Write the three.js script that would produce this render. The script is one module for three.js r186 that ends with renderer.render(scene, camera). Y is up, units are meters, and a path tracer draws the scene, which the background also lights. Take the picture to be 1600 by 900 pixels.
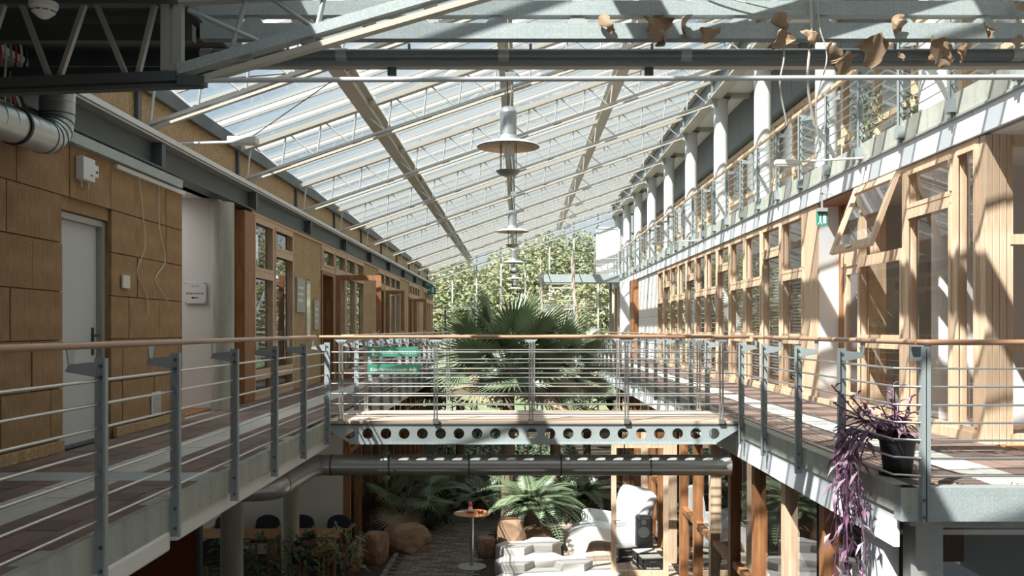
import * as THREE from 'three';
import { mergeGeometries } from 'three/addons/utils/BufferGeometryUtils.js';
import { RoundedBoxGeometry } from 'three/addons/geometries/RoundedBoxGeometry.js';
import { ImprovedNoise } from 'three/addons/math/ImprovedNoise.js';

// ---------- camera, sky, sun, exposure ----------
const scene = new THREE.Scene();
const renderer = new THREE.WebGLRenderer({ antialias: true });
renderer.toneMapping = THREE.LinearToneMapping;
renderer.toneMappingExposure = 0.84;
renderer.shadowMap.enabled = true;
const EYE = 1.12, FOC = 1420;
const camera = new THREE.PerspectiveCamera(2 * Math.atan(450 / FOC) * 180 / Math.PI, 1600 / 900, 0.1, 400);
camera.position.set(0, EYE, 0);
camera.lookAt(0, EYE, -10);
camera.setViewOffset(1600, 900, -8, -65, 1600, 900);   // shifted lens: verticals stay upright
camera.updateProjectionMatrix();

const noise = new ImprovedNoise();
function fbm(x, y, z = 0, o = 4) { let s = 0, a = 0.5, f = 1; for (let i = 0; i < o; i++) { s += a * noise.noise(x * f, y * f, z * f + i * 7.3); a *= 0.5; f *= 2.03; } return s; }
{ // pale summer sky with thin cloud
  const W = 512, H = 256, data = new Float32Array(W * H * 4);
  for (let j = 0; j < H; j++) for (let i = 0; i < W; i++) {
    const ph = (i / W) * 2 * Math.PI, th = (j + 0.5) / H * Math.PI - Math.PI / 2;
    const x = Math.cos(th) * Math.cos(ph), y = Math.sin(th), z = Math.cos(th) * Math.sin(ph);
    const c = Math.min(1, Math.max(0, 0.5 + 1.5 * fbm(x * 2.2, y * 3.2, z * 2.2 + 4, 5)));
    const k = (j * W + i) * 4, b = [0.52, 0.72, 0.86], w = [1.0, 1.03, 1.05];
    for (let q = 0; q < 3; q++) data[k + q] = b[q] * (1 - c) + w[q] * c;
    data[k + 3] = 1;
  }
  const t = new THREE.DataTexture(data, W, H, THREE.RGBAFormat, THREE.FloatType);
  t.mapping = THREE.EquirectangularReflectionMapping; t.magFilter = THREE.LinearFilter; t.minFilter = THREE.LinearFilter;
  t.colorSpace = THREE.LinearSRGBColorSpace; t.needsUpdate = true;
  scene.background = t; scene.environment = t; scene.backgroundIntensity = 1.0; scene.environmentIntensity = 1.0;
}
const sun = new THREE.DirectionalLight(0xfffaf4, 15.5);   // high, behind the camera and to its left
const SUN = new THREE.Vector3(-0.55, 1, 0.58).normalize();
sun.position.copy(SUN).multiplyScalar(60).add(new THREE.Vector3(0, 0, -18));
sun.target.position.set(0, 0, -18);
sun.castShadow = true; sun.shadow.mapSize.set(4096, 4096);
Object.assign(sun.shadow.camera, { left: -40, right: 40, top: 40, bottom: -40, near: 1, far: 140 });
scene.add(sun, sun.target);
// ---------- helpers ----------
let seed = 12345;
function rnd() { seed = (seed * 1664525 + 1013904223) >>> 0; return seed / 4294967296; }
const rr = (a, b) => a + (b - a) * rnd();
const V = (x, y, z) => new THREE.Vector3(x, y, z);
const names = new Map();
function numbered(n) { const k = names.get(n) ?? 0; names.set(n, k + 1); return k ? n + '_' + String(k).padStart(3, '0') : n; }
function tag(o, label, category, group, kind) { Object.assign(o.userData, { label, category }); if (group) o.userData.group = group; if (kind) o.userData.kind = kind; return o; }
function thing(name, label, category, pos = [0, 0, 0], group, kind) { const o = new THREE.Group(); o.name = numbered(name); o.position.set(...pos); scene.add(o); return tag(o, label, category, group, kind); }
function mesh(name, geo, mat, parent, pos, rot) {
  const m = new THREE.Mesh(geo, mat); m.name = parent ? name : numbered(name); m.castShadow = m.receiveShadow = true;
  if (pos) m.position.set(...pos); if (rot) m.rotation.set(...rot);
  (parent || scene).add(m); return m;
}
function single(name, geo, mat, label, category, group, kind, pos) { return tag(mesh(name, geo, mat, null, pos), label, category, group, kind); }
function boxUV(g) { // uv in metres from the dominant axis
  const p = g.attributes.position, n = g.attributes.normal, uv = new Float32Array(p.count * 2);
  for (let i = 0; i < p.count; i++) {
    const ax = Math.abs(n.getX(i)), ay = Math.abs(n.getY(i)), az = Math.abs(n.getZ(i));
    let u, v; if (ax >= ay && ax >= az) { u = p.getZ(i); v = p.getY(i); } else if (ay >= az) { u = p.getZ(i); v = p.getX(i); } else { u = p.getX(i); v = p.getY(i); }
    uv[i * 2] = u; uv[i * 2 + 1] = v;
  }
  g.setAttribute('uv', new THREE.BufferAttribute(uv, 2)); return g;
}
const boxCache = new Map();
function box(w, h, d) { const k = [w, h, d].map((v) => v.toFixed(4)).join(); let g = boxCache.get(k); if (!g) { g = boxUV(new THREE.BoxGeometry(w, h, d)); boxCache.set(k, g); } return g; }
function rbox(w, h, d, r = 0.006, s = 1) { const k = 'r' + [w, h, d, r, s].map((v) => v.toFixed(4)).join(); let g = boxCache.get(k); if (!g) { g = boxUV(new RoundedBoxGeometry(w, h, d, s, r)); boxCache.set(k, g); } return g; }
// box spanning [x0,x1] [y0,y1] [z0,z1] as a mesh
function slab(name, x0, x1, y0, y1, z0, z1, mat, parent, r = 0) {
  const w = Math.abs(x1 - x0), h = Math.abs(y1 - y0), d = Math.abs(z1 - z0);
  return mesh(name, r ? rbox(w, h, d, r) : box(w, h, d), mat, parent, [(x0 + x1) / 2, (y0 + y1) / 2, (z0 + z1) / 2]);
}
const cylCache = new Map();
function cyl(r, seg = 8, r2 = r) { const k = r.toFixed(4) + seg + r2.toFixed(4); let g = cylCache.get(k); if (!g) { g = new THREE.CylinderGeometry(r2, r, 1, seg); cylCache.set(k, g); } return g; }
const UP = V(0, 1, 0);
function rod(name, a, b, r, mat, parent, seg = 8, r2) {
  const d = b.clone().sub(a), m = mesh(name, cyl(r, seg, r2), mat, parent);
  m.position.copy(a).addScaledVector(d, 0.5); m.quaternion.setFromUnitVectors(UP, d.clone().normalize()); m.scale.y = d.length(); return m;
}
// rectangular bar from a to b: w across, h towards up
function bar(name, a, b, w, h, mat, parent, up = UP) {
  const d = b.clone().sub(a), L = d.length(), z = d.clone().normalize(); let x = new THREE.Vector3().crossVectors(up, z); if (x.lengthSq() < 1e-6) x = V(1, 0, 0); x.normalize(); const y = new THREE.Vector3().crossVectors(z, x);
  const m = mesh(name, box(w, h, L), mat, parent); m.position.copy(a).addScaledVector(d, 0.5); m.quaternion.setFromRotationMatrix(new THREE.Matrix4().makeBasis(x, y, z)); return m;
}
function tube(pts, r, seg = 32, rad = 8) { return new THREE.TubeGeometry(new THREE.CatmullRomCurve3(pts, false, 'centripetal'), seg, r, rad, false); }
function extr(pts, depth, bevel = 0) { const s = new THREE.Shape(pts.map((p) => new THREE.Vector2(...p))); const g = new THREE.ExtrudeGeometry(s, { depth, bevelEnabled: bevel > 0, bevelSize: bevel, bevelThickness: bevel, bevelSegments: 1, curveSegments: 8 }); return boxUV(g); }
function lathe(pts, seg = 24) { return new THREE.LatheGeometry(pts.map((p) => new THREE.Vector2(...p)), seg); }
function at(g, x, y, z, ry = 0, rx = 0, rz = 0) { const c = g.clone(); if (c.index === undefined) return c; c.applyMatrix4(new THREE.Matrix4().compose(V(x, y, z), new THREE.Quaternion().setFromEuler(new THREE.Euler(rx, ry, rz)), V(1, 1, 1))); return c; }
function merge(gs) { return mergeGeometries(gs.map((g) => { const c = g.index ? g.toNonIndexed() : g; for (const k of Object.keys(c.attributes)) if (!['position', 'normal', 'uv'].includes(k)) c.deleteAttribute(k); return c; }), false); }
class Buf { // triangle collector for leaves
  constructor() { this.p = []; }
  tri(a, b, c) { this.p.push(a.x, a.y, a.z, b.x, b.y, b.z, c.x, c.y, c.z); return this; }
  quad(a, b, c, d) { return this.tri(a, b, c).tri(a, c, d); }
  // lance-shaped leaf from a along dir, keel folded
  leaf(a, dir, side, L, w, droop = 0, fold = 0.25) {
    const n = new THREE.Vector3().crossVectors(side, dir).normalize();
    const P = (t) => a.clone().addScaledVector(dir, L * t).add(V(0, -droop * L * t * t, 0));
    const m1 = P(0.45), e = P(1), s = side.clone().multiplyScalar(w / 2), f = n.clone().multiplyScalar(w * fold);
    const l = m1.clone().add(s).add(f), r = m1.clone().sub(s).add(f);
    return this.tri(a, m1, l).tri(m1, e, l).tri(a, r, m1).tri(m1, r, e);
  }
  geo() { const g = new THREE.BufferGeometry(); g.setAttribute('position', new THREE.BufferAttribute(new Float32Array(this.p), 3)); g.computeVertexNormals(); g.setAttribute('uv', new THREE.BufferAttribute(new Float32Array(this.p.length / 3 * 2), 2)); return g; }
}
const under = (part, ...kids) => { scene.updateMatrixWorld(true); for (const k of kids) part.attach(k); return part; };
const ORD = 'first second third fourth fifth sixth seventh eighth ninth tenth eleventh twelfth thirteenth fourteenth fifteenth sixteenth'.split(' ');

// ---------- materials ----------
function tex(size, fn, repeat = 1, srgb = true) {
  const d = new Uint8Array(size * size * 4);
  for (let j = 0; j < size; j++) for (let i = 0; i < size; i++) { const c = fn(i / size, j / size); const k = (j * size + i) * 4; for (let q = 0; q < 3; q++) d[k + q] = Math.max(0, Math.min(255, c[q] * 255)); d[k + 3] = 255; }
  const t = new THREE.DataTexture(d, size, size); t.wrapS = t.wrapT = THREE.MirroredRepeatWrapping; t.magFilter = THREE.LinearFilter; t.minFilter = THREE.LinearMipmapLinearFilter; t.generateMipmaps = true;
  t.repeat.set(repeat, repeat); if (srgb) t.colorSpace = THREE.SRGBColorSpace; t.needsUpdate = true; return t;
}
const mix = (a, b, t) => a.map((v, i) => v + (b[i] - v) * t);
const cl = (x) => Math.max(0, Math.min(1, x));
function std(color, rough = 0.7, metal = 0, extra = {}) { const m = new THREE.MeshPhysicalMaterial({ roughness: rough, metalness: metal, side: THREE.DoubleSide, ...extra }); m.color.setRGB(...color); return m; }
function mapped(t, rough = 0.8, extra = {}) { return new THREE.MeshPhysicalMaterial({ map: t, roughness: rough, side: THREE.DoubleSide, ...extra }); }
// wood: grain runs along v (u = across); knots sparse
function woodTex(a, b, knot, scale = 1) { return tex(256, (u, v) => { const g = fbm(u * 22, v * 1.6, 3, 4), ring = 0.5 + 0.5 * Math.sin((u * 9 + fbm(u * 3, v * 1.2, 9, 3) * 2.4) * 6.3); const kx = fbm(u * 5, v * 5, 21, 2); let c = mix(a, b, cl(0.35 + g * 0.9 + ring * 0.28)); if (kx > 0.36) c = mix(c, knot, cl((kx - 0.36) * 9)); return c; }, scale); }
const T = {
  pine: woodTex([0.85, 0.76, 0.66], [0.74, 0.61, 0.48], [0.52, 0.36, 0.24], 1),
  larch: woodTex([0.66, 0.47, 0.31], [0.50, 0.32, 0.19], [0.3, 0.16, 0.08], 1),
  osb: tex(512, (u, v) => { const a = fbm(u * 60, v * 16, 1, 3), b = fbm(u * 18, v * 70, 5, 3), c = fbm(u * 4, v * 4, 8, 3); return mix([0.77, 0.67, 0.51], [0.58, 0.46, 0.31], cl(0.45 + a * 0.9 + b * 0.9 + c * 0.35)); }, 0.8),
  cork: tex(256, (u, v) => mix([0.56, 0.30, 0.14], [0.36, 0.17, 0.07], cl(0.5 + fbm(u * 50, v * 50, 2, 3) * 1.6)), 1),
  earth: tex(512, (u, v) => { const s = fbm(u * 14, v * 4.5, 2, 4) * 0.35, g = fbm(u * 90, v * 90, 6, 2), c = fbm(u * 5, v * 4, 4, 5) * 1.7; return mix([0.70, 0.58, 0.43], [0.52, 0.40, 0.27], cl(0.45 + s * 0.8 + g * 0.45 + c * 0.6)); }, 0.6),
  earthBump: tex(256, (u, v) => { const s = 0.5 + fbm(u * 30, v * 4, 2, 4) * 0.6 + fbm(u * 60, v * 60, 6, 2) * 0.3; return [s, s, s]; }, 1.1, false),
  galv: tex(256, (u, v) => { const s = fbm(u * 40, v * 40, 2, 3), c = fbm(u * 5, v * 5, 3, 3); return mix([0.72, 0.75, 0.74], [0.60, 0.64, 0.64], cl(0.5 + s * 1.0 + c * 0.5)); }, 1.4),
  conc: tex(256, (u, v) => { const s = fbm(u * 6, v * 2.5, 2, 5), g = fbm(u * 60, v * 60, 4, 2); return mix([0.74, 0.74, 0.69], [0.56, 0.57, 0.53], cl(0.45 + s * 1.1 + g * 0.35)); }, 0.7),
  slab: tex(256, (u, v) => { const s = fbm(u * 8, v * 8, 2, 4), g = fbm(u * 70, v * 70, 4, 2); return mix([0.80, 0.79, 0.75], [0.66, 0.65, 0.62], cl(0.45 + s * 0.8 + g * 0.5)); }, 1),
  rock: tex(256, (u, v) => mix([0.64, 0.52, 0.41], [0.47, 0.37, 0.29], cl(0.5 + fbm(u * 3, v * 3, 2, 5) * 1.2)), 0.4),
  ground: tex(256, (u, v) => mix([0.30, 0.25, 0.19], [0.16, 0.14, 0.10], cl(0.5 + fbm(u * 20, v * 20, 2, 5) * 1.5)), 0.5),
};
const M = {
  step: std([0.46, 0.44, 0.41], 0.85),
  pine: mapped(T.pine, 0.62), larch: mapped(T.larch, 0.55), osb: mapped(T.osb, 0.75), cork: mapped(T.cork, 0.9),
  earth: mapped(T.earth, 0.95, { bumpMap: T.earthBump, bumpScale: 0.012 }),
  galv: mapped(T.galv, 0.5, { metalness: 0.25 }), conc: mapped(T.conc, 0.85), slab: mapped(T.slab, 0.85), rock: mapped(T.rock, 0.9), ground: mapped(T.ground, 1),
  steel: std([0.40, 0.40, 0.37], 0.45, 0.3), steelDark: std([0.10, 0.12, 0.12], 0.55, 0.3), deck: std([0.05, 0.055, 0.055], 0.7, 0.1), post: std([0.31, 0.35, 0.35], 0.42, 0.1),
  chord: std([0.50, 0.47, 0.40], 0.5, 0.15), web: std([0.62, 0.62, 0.60], 0.45, 0.2),
  inox: std([0.62, 0.62, 0.60], 0.28, 0.85), duct: std([0.50, 0.54, 0.54], 0.33, 0.75), ductWarm: std([0.52, 0.52, 0.49], 0.32, 0.6),
  white: std([0.74, 0.75, 0.74], 0.55), whiteWarm: std([0.74, 0.72, 0.66], 0.7), cream: std([0.72, 0.70, 0.64], 0.85), plaster: std([0.76, 0.76, 0.74], 0.9), panel: std([0.70, 0.73, 0.75], 0.6), doorGrey: std([0.56, 0.59, 0.57], 0.5), column: std([0.70, 0.72, 0.72], 0.7),
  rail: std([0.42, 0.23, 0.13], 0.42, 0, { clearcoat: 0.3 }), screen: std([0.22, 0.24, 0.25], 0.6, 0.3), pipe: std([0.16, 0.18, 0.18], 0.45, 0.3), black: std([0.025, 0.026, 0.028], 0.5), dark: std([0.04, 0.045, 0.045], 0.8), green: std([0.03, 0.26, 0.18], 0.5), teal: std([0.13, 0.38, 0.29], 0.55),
  glass: std([1, 1, 1], 0.0, 0, { transmission: 1, thickness: 0, ior: 1.75 }), addedSkylight: std([0.95, 0.96, 0.96], 1, 0, { transmission: 0.9, thickness: 0, ior: 1.3 }), roofGlass: std([0.90, 0.95, 0.97], 0.0, 0, { transmission: 1, thickness: 0, ior: 1.35 }),
  frost: std([0.90, 0.95, 0.98], 0.62, 0, { transmission: 0.85, thickness: 0, ior: 1.3 }),
  brick: [std([0.17, 0.115, 0.092], 0.8), std([0.21, 0.14, 0.112], 0.8), std([0.14, 0.10, 0.085], 0.8)],
  paver: [std([0.17, 0.14, 0.115], 0.85), std([0.22, 0.18, 0.15], 0.85), std([0.13, 0.11, 0.095], 0.85)],
  deckWood: [std([0.50, 0.38, 0.29], 0.7), std([0.43, 0.32, 0.24], 0.7), std([0.56, 0.44, 0.35], 0.7)],
  leaf: std([0.11, 0.16, 0.085], 0.45), leafLight: std([0.18, 0.235, 0.13], 0.45), palm: std([0.15, 0.20, 0.11], 0.4), palmDry: std([0.30, 0.25, 0.15], 0.7), tree: std([0.27, 0.32, 0.18], 0.6, 0, { transmission: 0.3, thickness: 0, vertexColors: true }), tree2: std([0.36, 0.40, 0.25], 0.6, 0, { transmission: 0.3, thickness: 0, vertexColors: true }), bark: std([0.20, 0.15, 0.10], 0.9),
  purple: std([0.17, 0.08, 0.135], 0.4), purpleLight: std([0.36, 0.24, 0.31], 0.4), dry: std([0.33, 0.225, 0.14], 0.8), straw: std([0.55, 0.50, 0.42], 0.8),
  red: std([0.55, 0.05, 0.04], 0.4), table: std([0.42, 0.21, 0.085], 0.4), chairSeat: std([0.03, 0.034, 0.04], 0.8),
};
// ---------- glass roof ----------
const roofY = (x) => 3.98 + 0.345 * (x + 4.45), SL = Math.atan(0.345), BAY = 3.8, D0 = 10.6;
const XL = -4.58, PUR = [-4.58, -2.38, -0.18, 2.02, 4.22, 4.9];
{
  const roof = thing('ceiling', 'sloping glazed roof of clear and milky panes over the atrium', 'glass roof', [0, 0, 0], null, 'structure');
  const clear = [], milk = [];
  for (let d = -8.4; d < 44.7; d += 0.95) for (let k = 0; k < 4; k++) {
    const x0 = PUR[k], x1 = k === 3 ? 4.9 : PUR[k + 1]; const xm = (x0 + x1) / 2, L = (x1 - x0) / Math.cos(SL);
    const place = (name, z0, w, mat) => { const g = boxCache.get('pn' + L.toFixed(3) + w) ?? new THREE.PlaneGeometry(L, w); boxCache.set('pn' + L.toFixed(3) + w, g); const m = mesh(name, g, mat, roof, [xm, roofY(xm) + 0.14, -(z0 + w / 2)]); m.rotation.set(-Math.PI / 2, 0, 0); m.rotation.order = 'ZXY'; m.rotation.z = SL; };
    place('glass_pane', d, 0.60, M.roofGlass);
    place('milky_pane', d + 0.62, 0.31, M.frost);
  }
  for (let d = -8.4; d < 44.9; d += 0.95) for (const o of [-0.01, 0.61]) bar('glazing_bar', V(XL, roofY(XL) + 0.115, -(d + o)), V(4.95, roofY(4.95) + 0.115, -(d + o)), 0.03, 0.045, M.steel, roof);
  const pn = ['left', 'middle', 'right'];
  [-2.38, -0.18, 2.02].forEach((x, i) => {
    const p = thing('roof_purlin', ['long steel purlin under the roof glass nearest the chipboard wall', 'long steel purlin under the roof glass carrying the pendant lamps', 'long steel purlin under the roof glass nearest the white columns'][i], 'beam', [x, roofY(x) - 0.04, 0], 'roof purlins', 'structure');
    slab('web', -0.02, 0.02, -0.11, 0.11, 7, -44.8, M.chord, p); slab('bottom_flange', -0.11, 0.11, -0.125, -0.105, 7, -44.8, M.chord, p); slab('top_flange', -0.11, 0.11, 0.105, 0.125, 7, -44.8, M.chord, p);
  });
  // trusses
  for (let k = 0; k <= 9; k++) {
    const d = D0 + BAY * k, xa = -4.42, xb = 4.72, t = thing('roof_truss', ORD[k] + ' lattice steel roof truss counted from the entrance end of the glazed roof', 'roof truss', [0, 0, -d], 'lattice roof trusses');
    const top = (x) => V(x, roofY(x) - 0.03, 0), bot = (x) => V(x, roofY(x) - 0.56, 0);
    bar('top_chord', top(xa), top(xb), 0.12, 0.075, M.chord, t);
    bar('bottom_chord_upper', bot(xa).add(V(0, 0.035, 0)), bot(xb).add(V(0, 0.035, 0)), 0.09, 0.035, M.web, t);
    bar('bottom_chord_lower', bot(xa).add(V(0, -0.03, 0)), bot(xb).add(V(0, -0.03, 0)), 0.07, 0.03, M.chord, t);
    const n = 16;
    for (let i = 0; i < n; i++) {
      const x = xa + 0.2 + i * (xb - xa - 0.2) / n, x2 = xa + 0.2 + (i + 1) * (xb - xa - 0.2) / n;
      rod('web_bar', bot(x - 0.06).add(V(0, 0.03, 0)), top(x), 0.016, M.web, t, 6); rod('web_bar', top(x + 0.03), bot(x2 - 0.1).add(V(0, 0.03, 0)), 0.015, M.web, t, 6);
      if (i % 2) bar('spacer', bot(x).add(V(-0.07, 0, 0)), bot(x).add(V(0.07, 0, 0)).add(V(0, 0.048, 0)), 0.05, 0.05, M.chord, t);
    }
    slab('end_post', xa - 0.06, xa + 0.02, -0.6 + roofY(xa), roofY(xa) + 0.02, -0.05, 0.05, M.steelDark, t);
    slab('end_plate', xb - 0.02, xb + 0.12, roofY(xb) - 0.66, roofY(xb) + 0.04, -0.04, 0.04, M.galv, t);
  }
  // eaves
  const el = thing('trim_1', 'dark steel eaves gutter between chipboard wall and roof glass', 'gutter', [0, 0, 0], null, 'structure');
  slab('gutter', -4.72, -4.40, 3.99, 4.10, 3, -44.9, M.chord, el); slab('lip', -4.42, -4.36, 3.93, 4.12, 3, -44.9, M.steelDark, el);
  const er = thing('trim_2', 'grey steel eaves beam above the white round columns', 'beam', [0, 0, 0], null, 'structure');
  slab('web', 4.74, 4.80, 6.72, 7.2, 8, -44.9, M.steelDark, er); slab('flange', 4.66, 4.95, 6.70, 6.74, 8, -44.9, M.chord, er); slab('upper_flange', 4.60, 5.2, 7.22, 7.30, 8, -44.9, M.chord, er);
  // wind bracing rods
  const br = thing('wind_bracing', 'thin dark crossing bracing rods under the first roof bay', 'bracing', [0, 0, 0]);
  rod('rod', V(-4.4, roofY(-4.4), -14.3), V(-0.2, roofY(-0.2) - 0.02, -10.7), 0.009, M.steelDark, br, 6); rod('rod', V(-4.4, roofY(-4.4), -10.7), V(-0.2, roofY(-0.2) - 0.02, -14.3), 0.009, M.steelDark, br, 6);
}
// ---------- left side: gallery wall ----------
const WL = -4.2, WR = 4.6, TOP = 2.93;
const EPS = 0.002;
// a timber window in a wall along z. side +1: faces +x. rails = heights of transoms; d0<d1
function zWindow(X, d0, d1, y0, y1, rails, mat, label, opt = {}) {
  const w = thing('window_' + (++winN), label, opt.cat || 'window', [X, 0, 0], opt.group || null, 'structure'), s = opt.stile ?? 0.075, dep = 0.1;
  slab('stile', -dep / 2, dep / 2, y0, y1, -d0, -(d0 + s), mat, w); slab('stile', -dep / 2, dep / 2, y0, y1, -(d1 - s), -d1, mat, w);
  const ys = [y0, ...rails, y1];
  slab('sill_rail', -dep / 2, dep / 2, y0, y0 + 0.12, -(d0 + s), -(d1 - s), mat, w); slab('head_rail', -dep / 2, dep / 2, y1 - 0.08, y1, -(d0 + s), -(d1 - s), mat, w);
  for (const r of rails) slab('transom', -dep / 2 - 0.012, dep / 2 + 0.012, r - 0.055, r + 0.055, -(d0 + s), -(d1 - s), mat, w);
  for (let i = 0; i < ys.length - 1; i++) {
    const a = ys[i] + (i ? 0.055 : 0.12), b = ys[i + 1] - (i < ys.length - 2 ? 0.055 : 0.08);
    if (opt.skip === i) continue;
    const g = new THREE.PlaneGeometry(d1 - d0 - 2 * s, b - a); const p = mesh('pane', g, opt.glass || M.glass, w, [0, (a + b) / 2, -(d0 + d1) / 2], [0, Math.PI / 2, 0]);
    // slim inner sash
    const q = opt.side ?? 1;
    slab('sash', q * 0.05, q * 0.068, a - 0.02, a + 0.03, -(d0 + s), -(d1 - s), mat, w); slab('sash', q * 0.05, q * 0.068, b - 0.03, b + 0.02, -(d0 + s), -(d1 - s), mat, w);
    slab('sash', q * 0.05, q * 0.068, a + 0.03, b - 0.03, -(d0 + s - 0.02), -(d0 + s + 0.03), mat, w); slab('sash', q * 0.05, q * 0.068, a + 0.03, b - 0.03, -(d1 - s + 0.02), -(d1 - s - 0.03), mat, w);
  }
  if (opt.blind) { // venetian blind behind the glass
    const gs = [], [b0, b1] = opt.blind; for (let y = b0; y < b1; y += 0.055) gs.push(at(new THREE.BoxGeometry(0.045, 0.003, d1 - d0 - 2 * s - 0.04), 0, y, 0, 0, 0, (opt.side ?? 1) * 0.7));
    mesh('blind', merge(gs), M.panel, w, [-(opt.side ?? 1) * 0.12, 0, -(d0 + d1) / 2]).userData.kind = 'stuff';
  }
  return w;
}
let winN = 0, doorN = 0;
{
  // stamped earth block wall
  const ew = thing('wall_left', 'brown stamped earth block wall beside the grey door', 'earth wall', [WL, 0, 0], null, 'structure');
  slab('core', -0.35, -0.03, -0.02, 2.86, -4.4, -8.40, M.earth, ew); slab('core', -0.35, -0.03, -0.02, 2.86, -9.40, -11.38, M.earth, ew); slab('core', -0.35, -0.03, 2.24, 2.86, -8.40, -9.40, M.earth, ew);
  const rows = [[0.12, 0.58], [0.58, 1.02], [1.02, 1.47], [1.47, 1.92], [1.92, 2.36], [2.36, 2.86]];
  rows.forEach(([a, b], r) => {
    let d = 4.4 - (r % 2) * 0.4;
    while (d < 11.38) {
      let e = d + rr(0.55, 0.95); if (e > 11.1) e = 11.38; const parts = [];
      const inDoor = a < 2.23;
      let s0 = Math.max(4.4, d), s1 = e;
      if (inDoor && s0 < 9.40 && s1 > 8.40) { if (s0 < 8.40) parts.push([s0, 8.40]); if (s1 > 9.40) parts.push([9.40, s1]); } else parts.push([s0, s1]);
      for (const [p, q] of parts) if (q - p > 0.02) slab('earth_block', -0.04, rr(-0.004, 0.006), (inDoor && a < 2.23 && b > 2.24 && p < 9.4 && q > 8.4 ? 2.24 : a) + 0.004, b - 0.004, -(p + 0.004), -(q - 0.004), M.earth, ew, 0.004);
      d = e;
    }
  });
  slab('end_face', -0.35, 0.0, 0, 2.86, -11.381, -11.39, M.steelDark, ew);
  const bb = thing('baseboard_left', 'raw timber kicker boards along the foot of the earth wall', 'baseboard', [WL, 0, 0], null, 'structure');
  slab('board', 0.0, 0.04, 0, 0.10, -4.4, -8.36, M.osb, bb, 0.004); slab('board', 0.0, 0.04, 0, 0.10, -9.45, -11.38, M.osb, bb, 0.004);
  // door
  const dr = thing('door_' + (++doorN), 'light grey steel door with black lever set into the earth wall', 'door', [WL, 0, 0], null, 'structure');
  const lf = slab('leaf', -0.17, -0.12, 0.01, 2.17, -8.43, -9.33, M.doorGrey, dr, 0.004);
  slab('frame', -0.20, -0.06, 0, 2.23, -9.33, -9.40, M.steel, dr); slab('frame', -0.20, -0.06, 2.17, 2.23, -8.40, -9.33, M.steel, dr); slab('frame', -0.2, -0.06, 0, 2.23, -8.40, -8.43, M.steel, dr);
  const hd = slab('handle_plate', -0.12, -0.11, 0.86, 1.14, -9.22, -9.26, M.black, dr); const lv = rod('lever', V(-0.11, 1.06, -9.24), V(-0.05, 1.06, -9.24), 0.012, M.black, dr); under(lf, hd, lv, rod('lever_grip', V(-0.055, 1.06, -9.25), V(-0.055, 1.06, -9.10), 0.011, M.black, dr));
  slab('threshold', -0.2, -0.02, -0.002, 0.012, -8.4, -9.4, M.steelDark, dr);
  // recess behind the earth wall and white passage wall
  const pw = thing('wall_back_left', 'pale plaster passage wall carrying the kitchen sign', 'wall', [0, 0, 0], null, 'structure');
  slab('plaster', -8.6, -4.27, 0, 3.0, -13.0, -13.25, M.plaster, pw); slab('side_wall', -8.7, -8.6, 0, 3.0, -4, -13.2, M.plaster, pw);
  const cs = thing('kitchen_sign', 'white plate with arrow reading Mieterküche on the passage wall', 'sign', [-4.595, 0, -12.98]);
  slab('plate', -0.16, 0.16, 1.49, 1.80, 0, 0.012, M.white, cs, 0.002);
  const c = document.createElement('canvas'); c.width = 256; c.height = 256; const x = c.getContext('2d'); x.fillStyle = '#e6e7e4'; x.fillRect(0, 0, 256, 256); x.fillStyle = '#2a2f30'; x.textAlign = 'center'; x.font = '26px sans-serif'; x.fillText('LIFE Alte', 128, 52); x.font = 'bold 36px sans-serif'; x.fillText('Mieterküche', 128, 148); x.fillRect(105, 184, 62, 14); x.beginPath(); x.moveTo(78, 191); x.lineTo(110, 172); x.lineTo(110, 210); x.fill();
  const ct = new THREE.CanvasTexture(c); ct.colorSpace = THREE.SRGBColorSpace; mesh('print', new THREE.PlaneGeometry(0.3, 0.29), mapped(ct, 0.5), cs, [0, 1.645, 0.014]);
  for (const [a, b] of [[-0.14, 1.51], [0.14, 1.51], [-0.14, 1.78], [0.14, 1.78]]) mesh('screw', cyl(0.008, 8), M.black, cs, [a, b, 0.014], [Math.PI / 2, 0, 0]).scale.y = 0.006;
  const col = thing('column', 'round concrete column at the end of the passage wall', 'column', [-4.13, 0, -12.75], null, 'structure'); mesh('shaft', new THREE.CylinderGeometry(0.155, 0.155, 2.9, 24), M.conc, col, [0, 1.45, 0]);
  const tp = thing('timber_post', 'square larch post between concrete column and first gallery window', 'post', [-4.2, 0, 0], null, 'structure'); slab('shaft', -0.07, 0.09, 0, 2.93, -13.72, -14.27, M.larch, tp, 0.006);
  // gallery facade
  zWindow(WL, 14.27, 15.5, 0, TOP, [0.4, 2.03], M.pine, 'timber window beside the larch post on the chipboard gallery wall');
  zWindow(WL, 15.5, 16.85, 0, TOP, [0.4, 2.46], M.pine, 'timber window with short top light before the chipboard panel');
  const ow = thing('wall_left_osb', 'chipboard panels of the gallery wall below the steel beam', 'chipboard wall', [WL, 0, 0], null, 'structure');
  const segs = [[16.85, 19.3], [24.6, 27.1], [32.2, 34.9], [38.6, 40.4]];
  for (const [a, b] of segs) { slab('chipboard_panel', -0.12, 0.03, 0, TOP, -(a + 0.01), -(b - 0.01), M.osb, ow, 0.003); }
  slab('top_plate', -0.08, 0.06, TOP, TOP + 0.07, -14.2, -44.8, M.pine, ow); slab('head_lining', -0.3, -0.06, TOP + 0.07, 3.4, -11.4, -44.8, M.osb, ow);
  // bays with clerestory and doors
  const bays = [[19.3, 24.6, 1], [27.1, 32.2, 2], [34.9, 38.6, 3], [40.4, 44.7, 4]];
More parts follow.
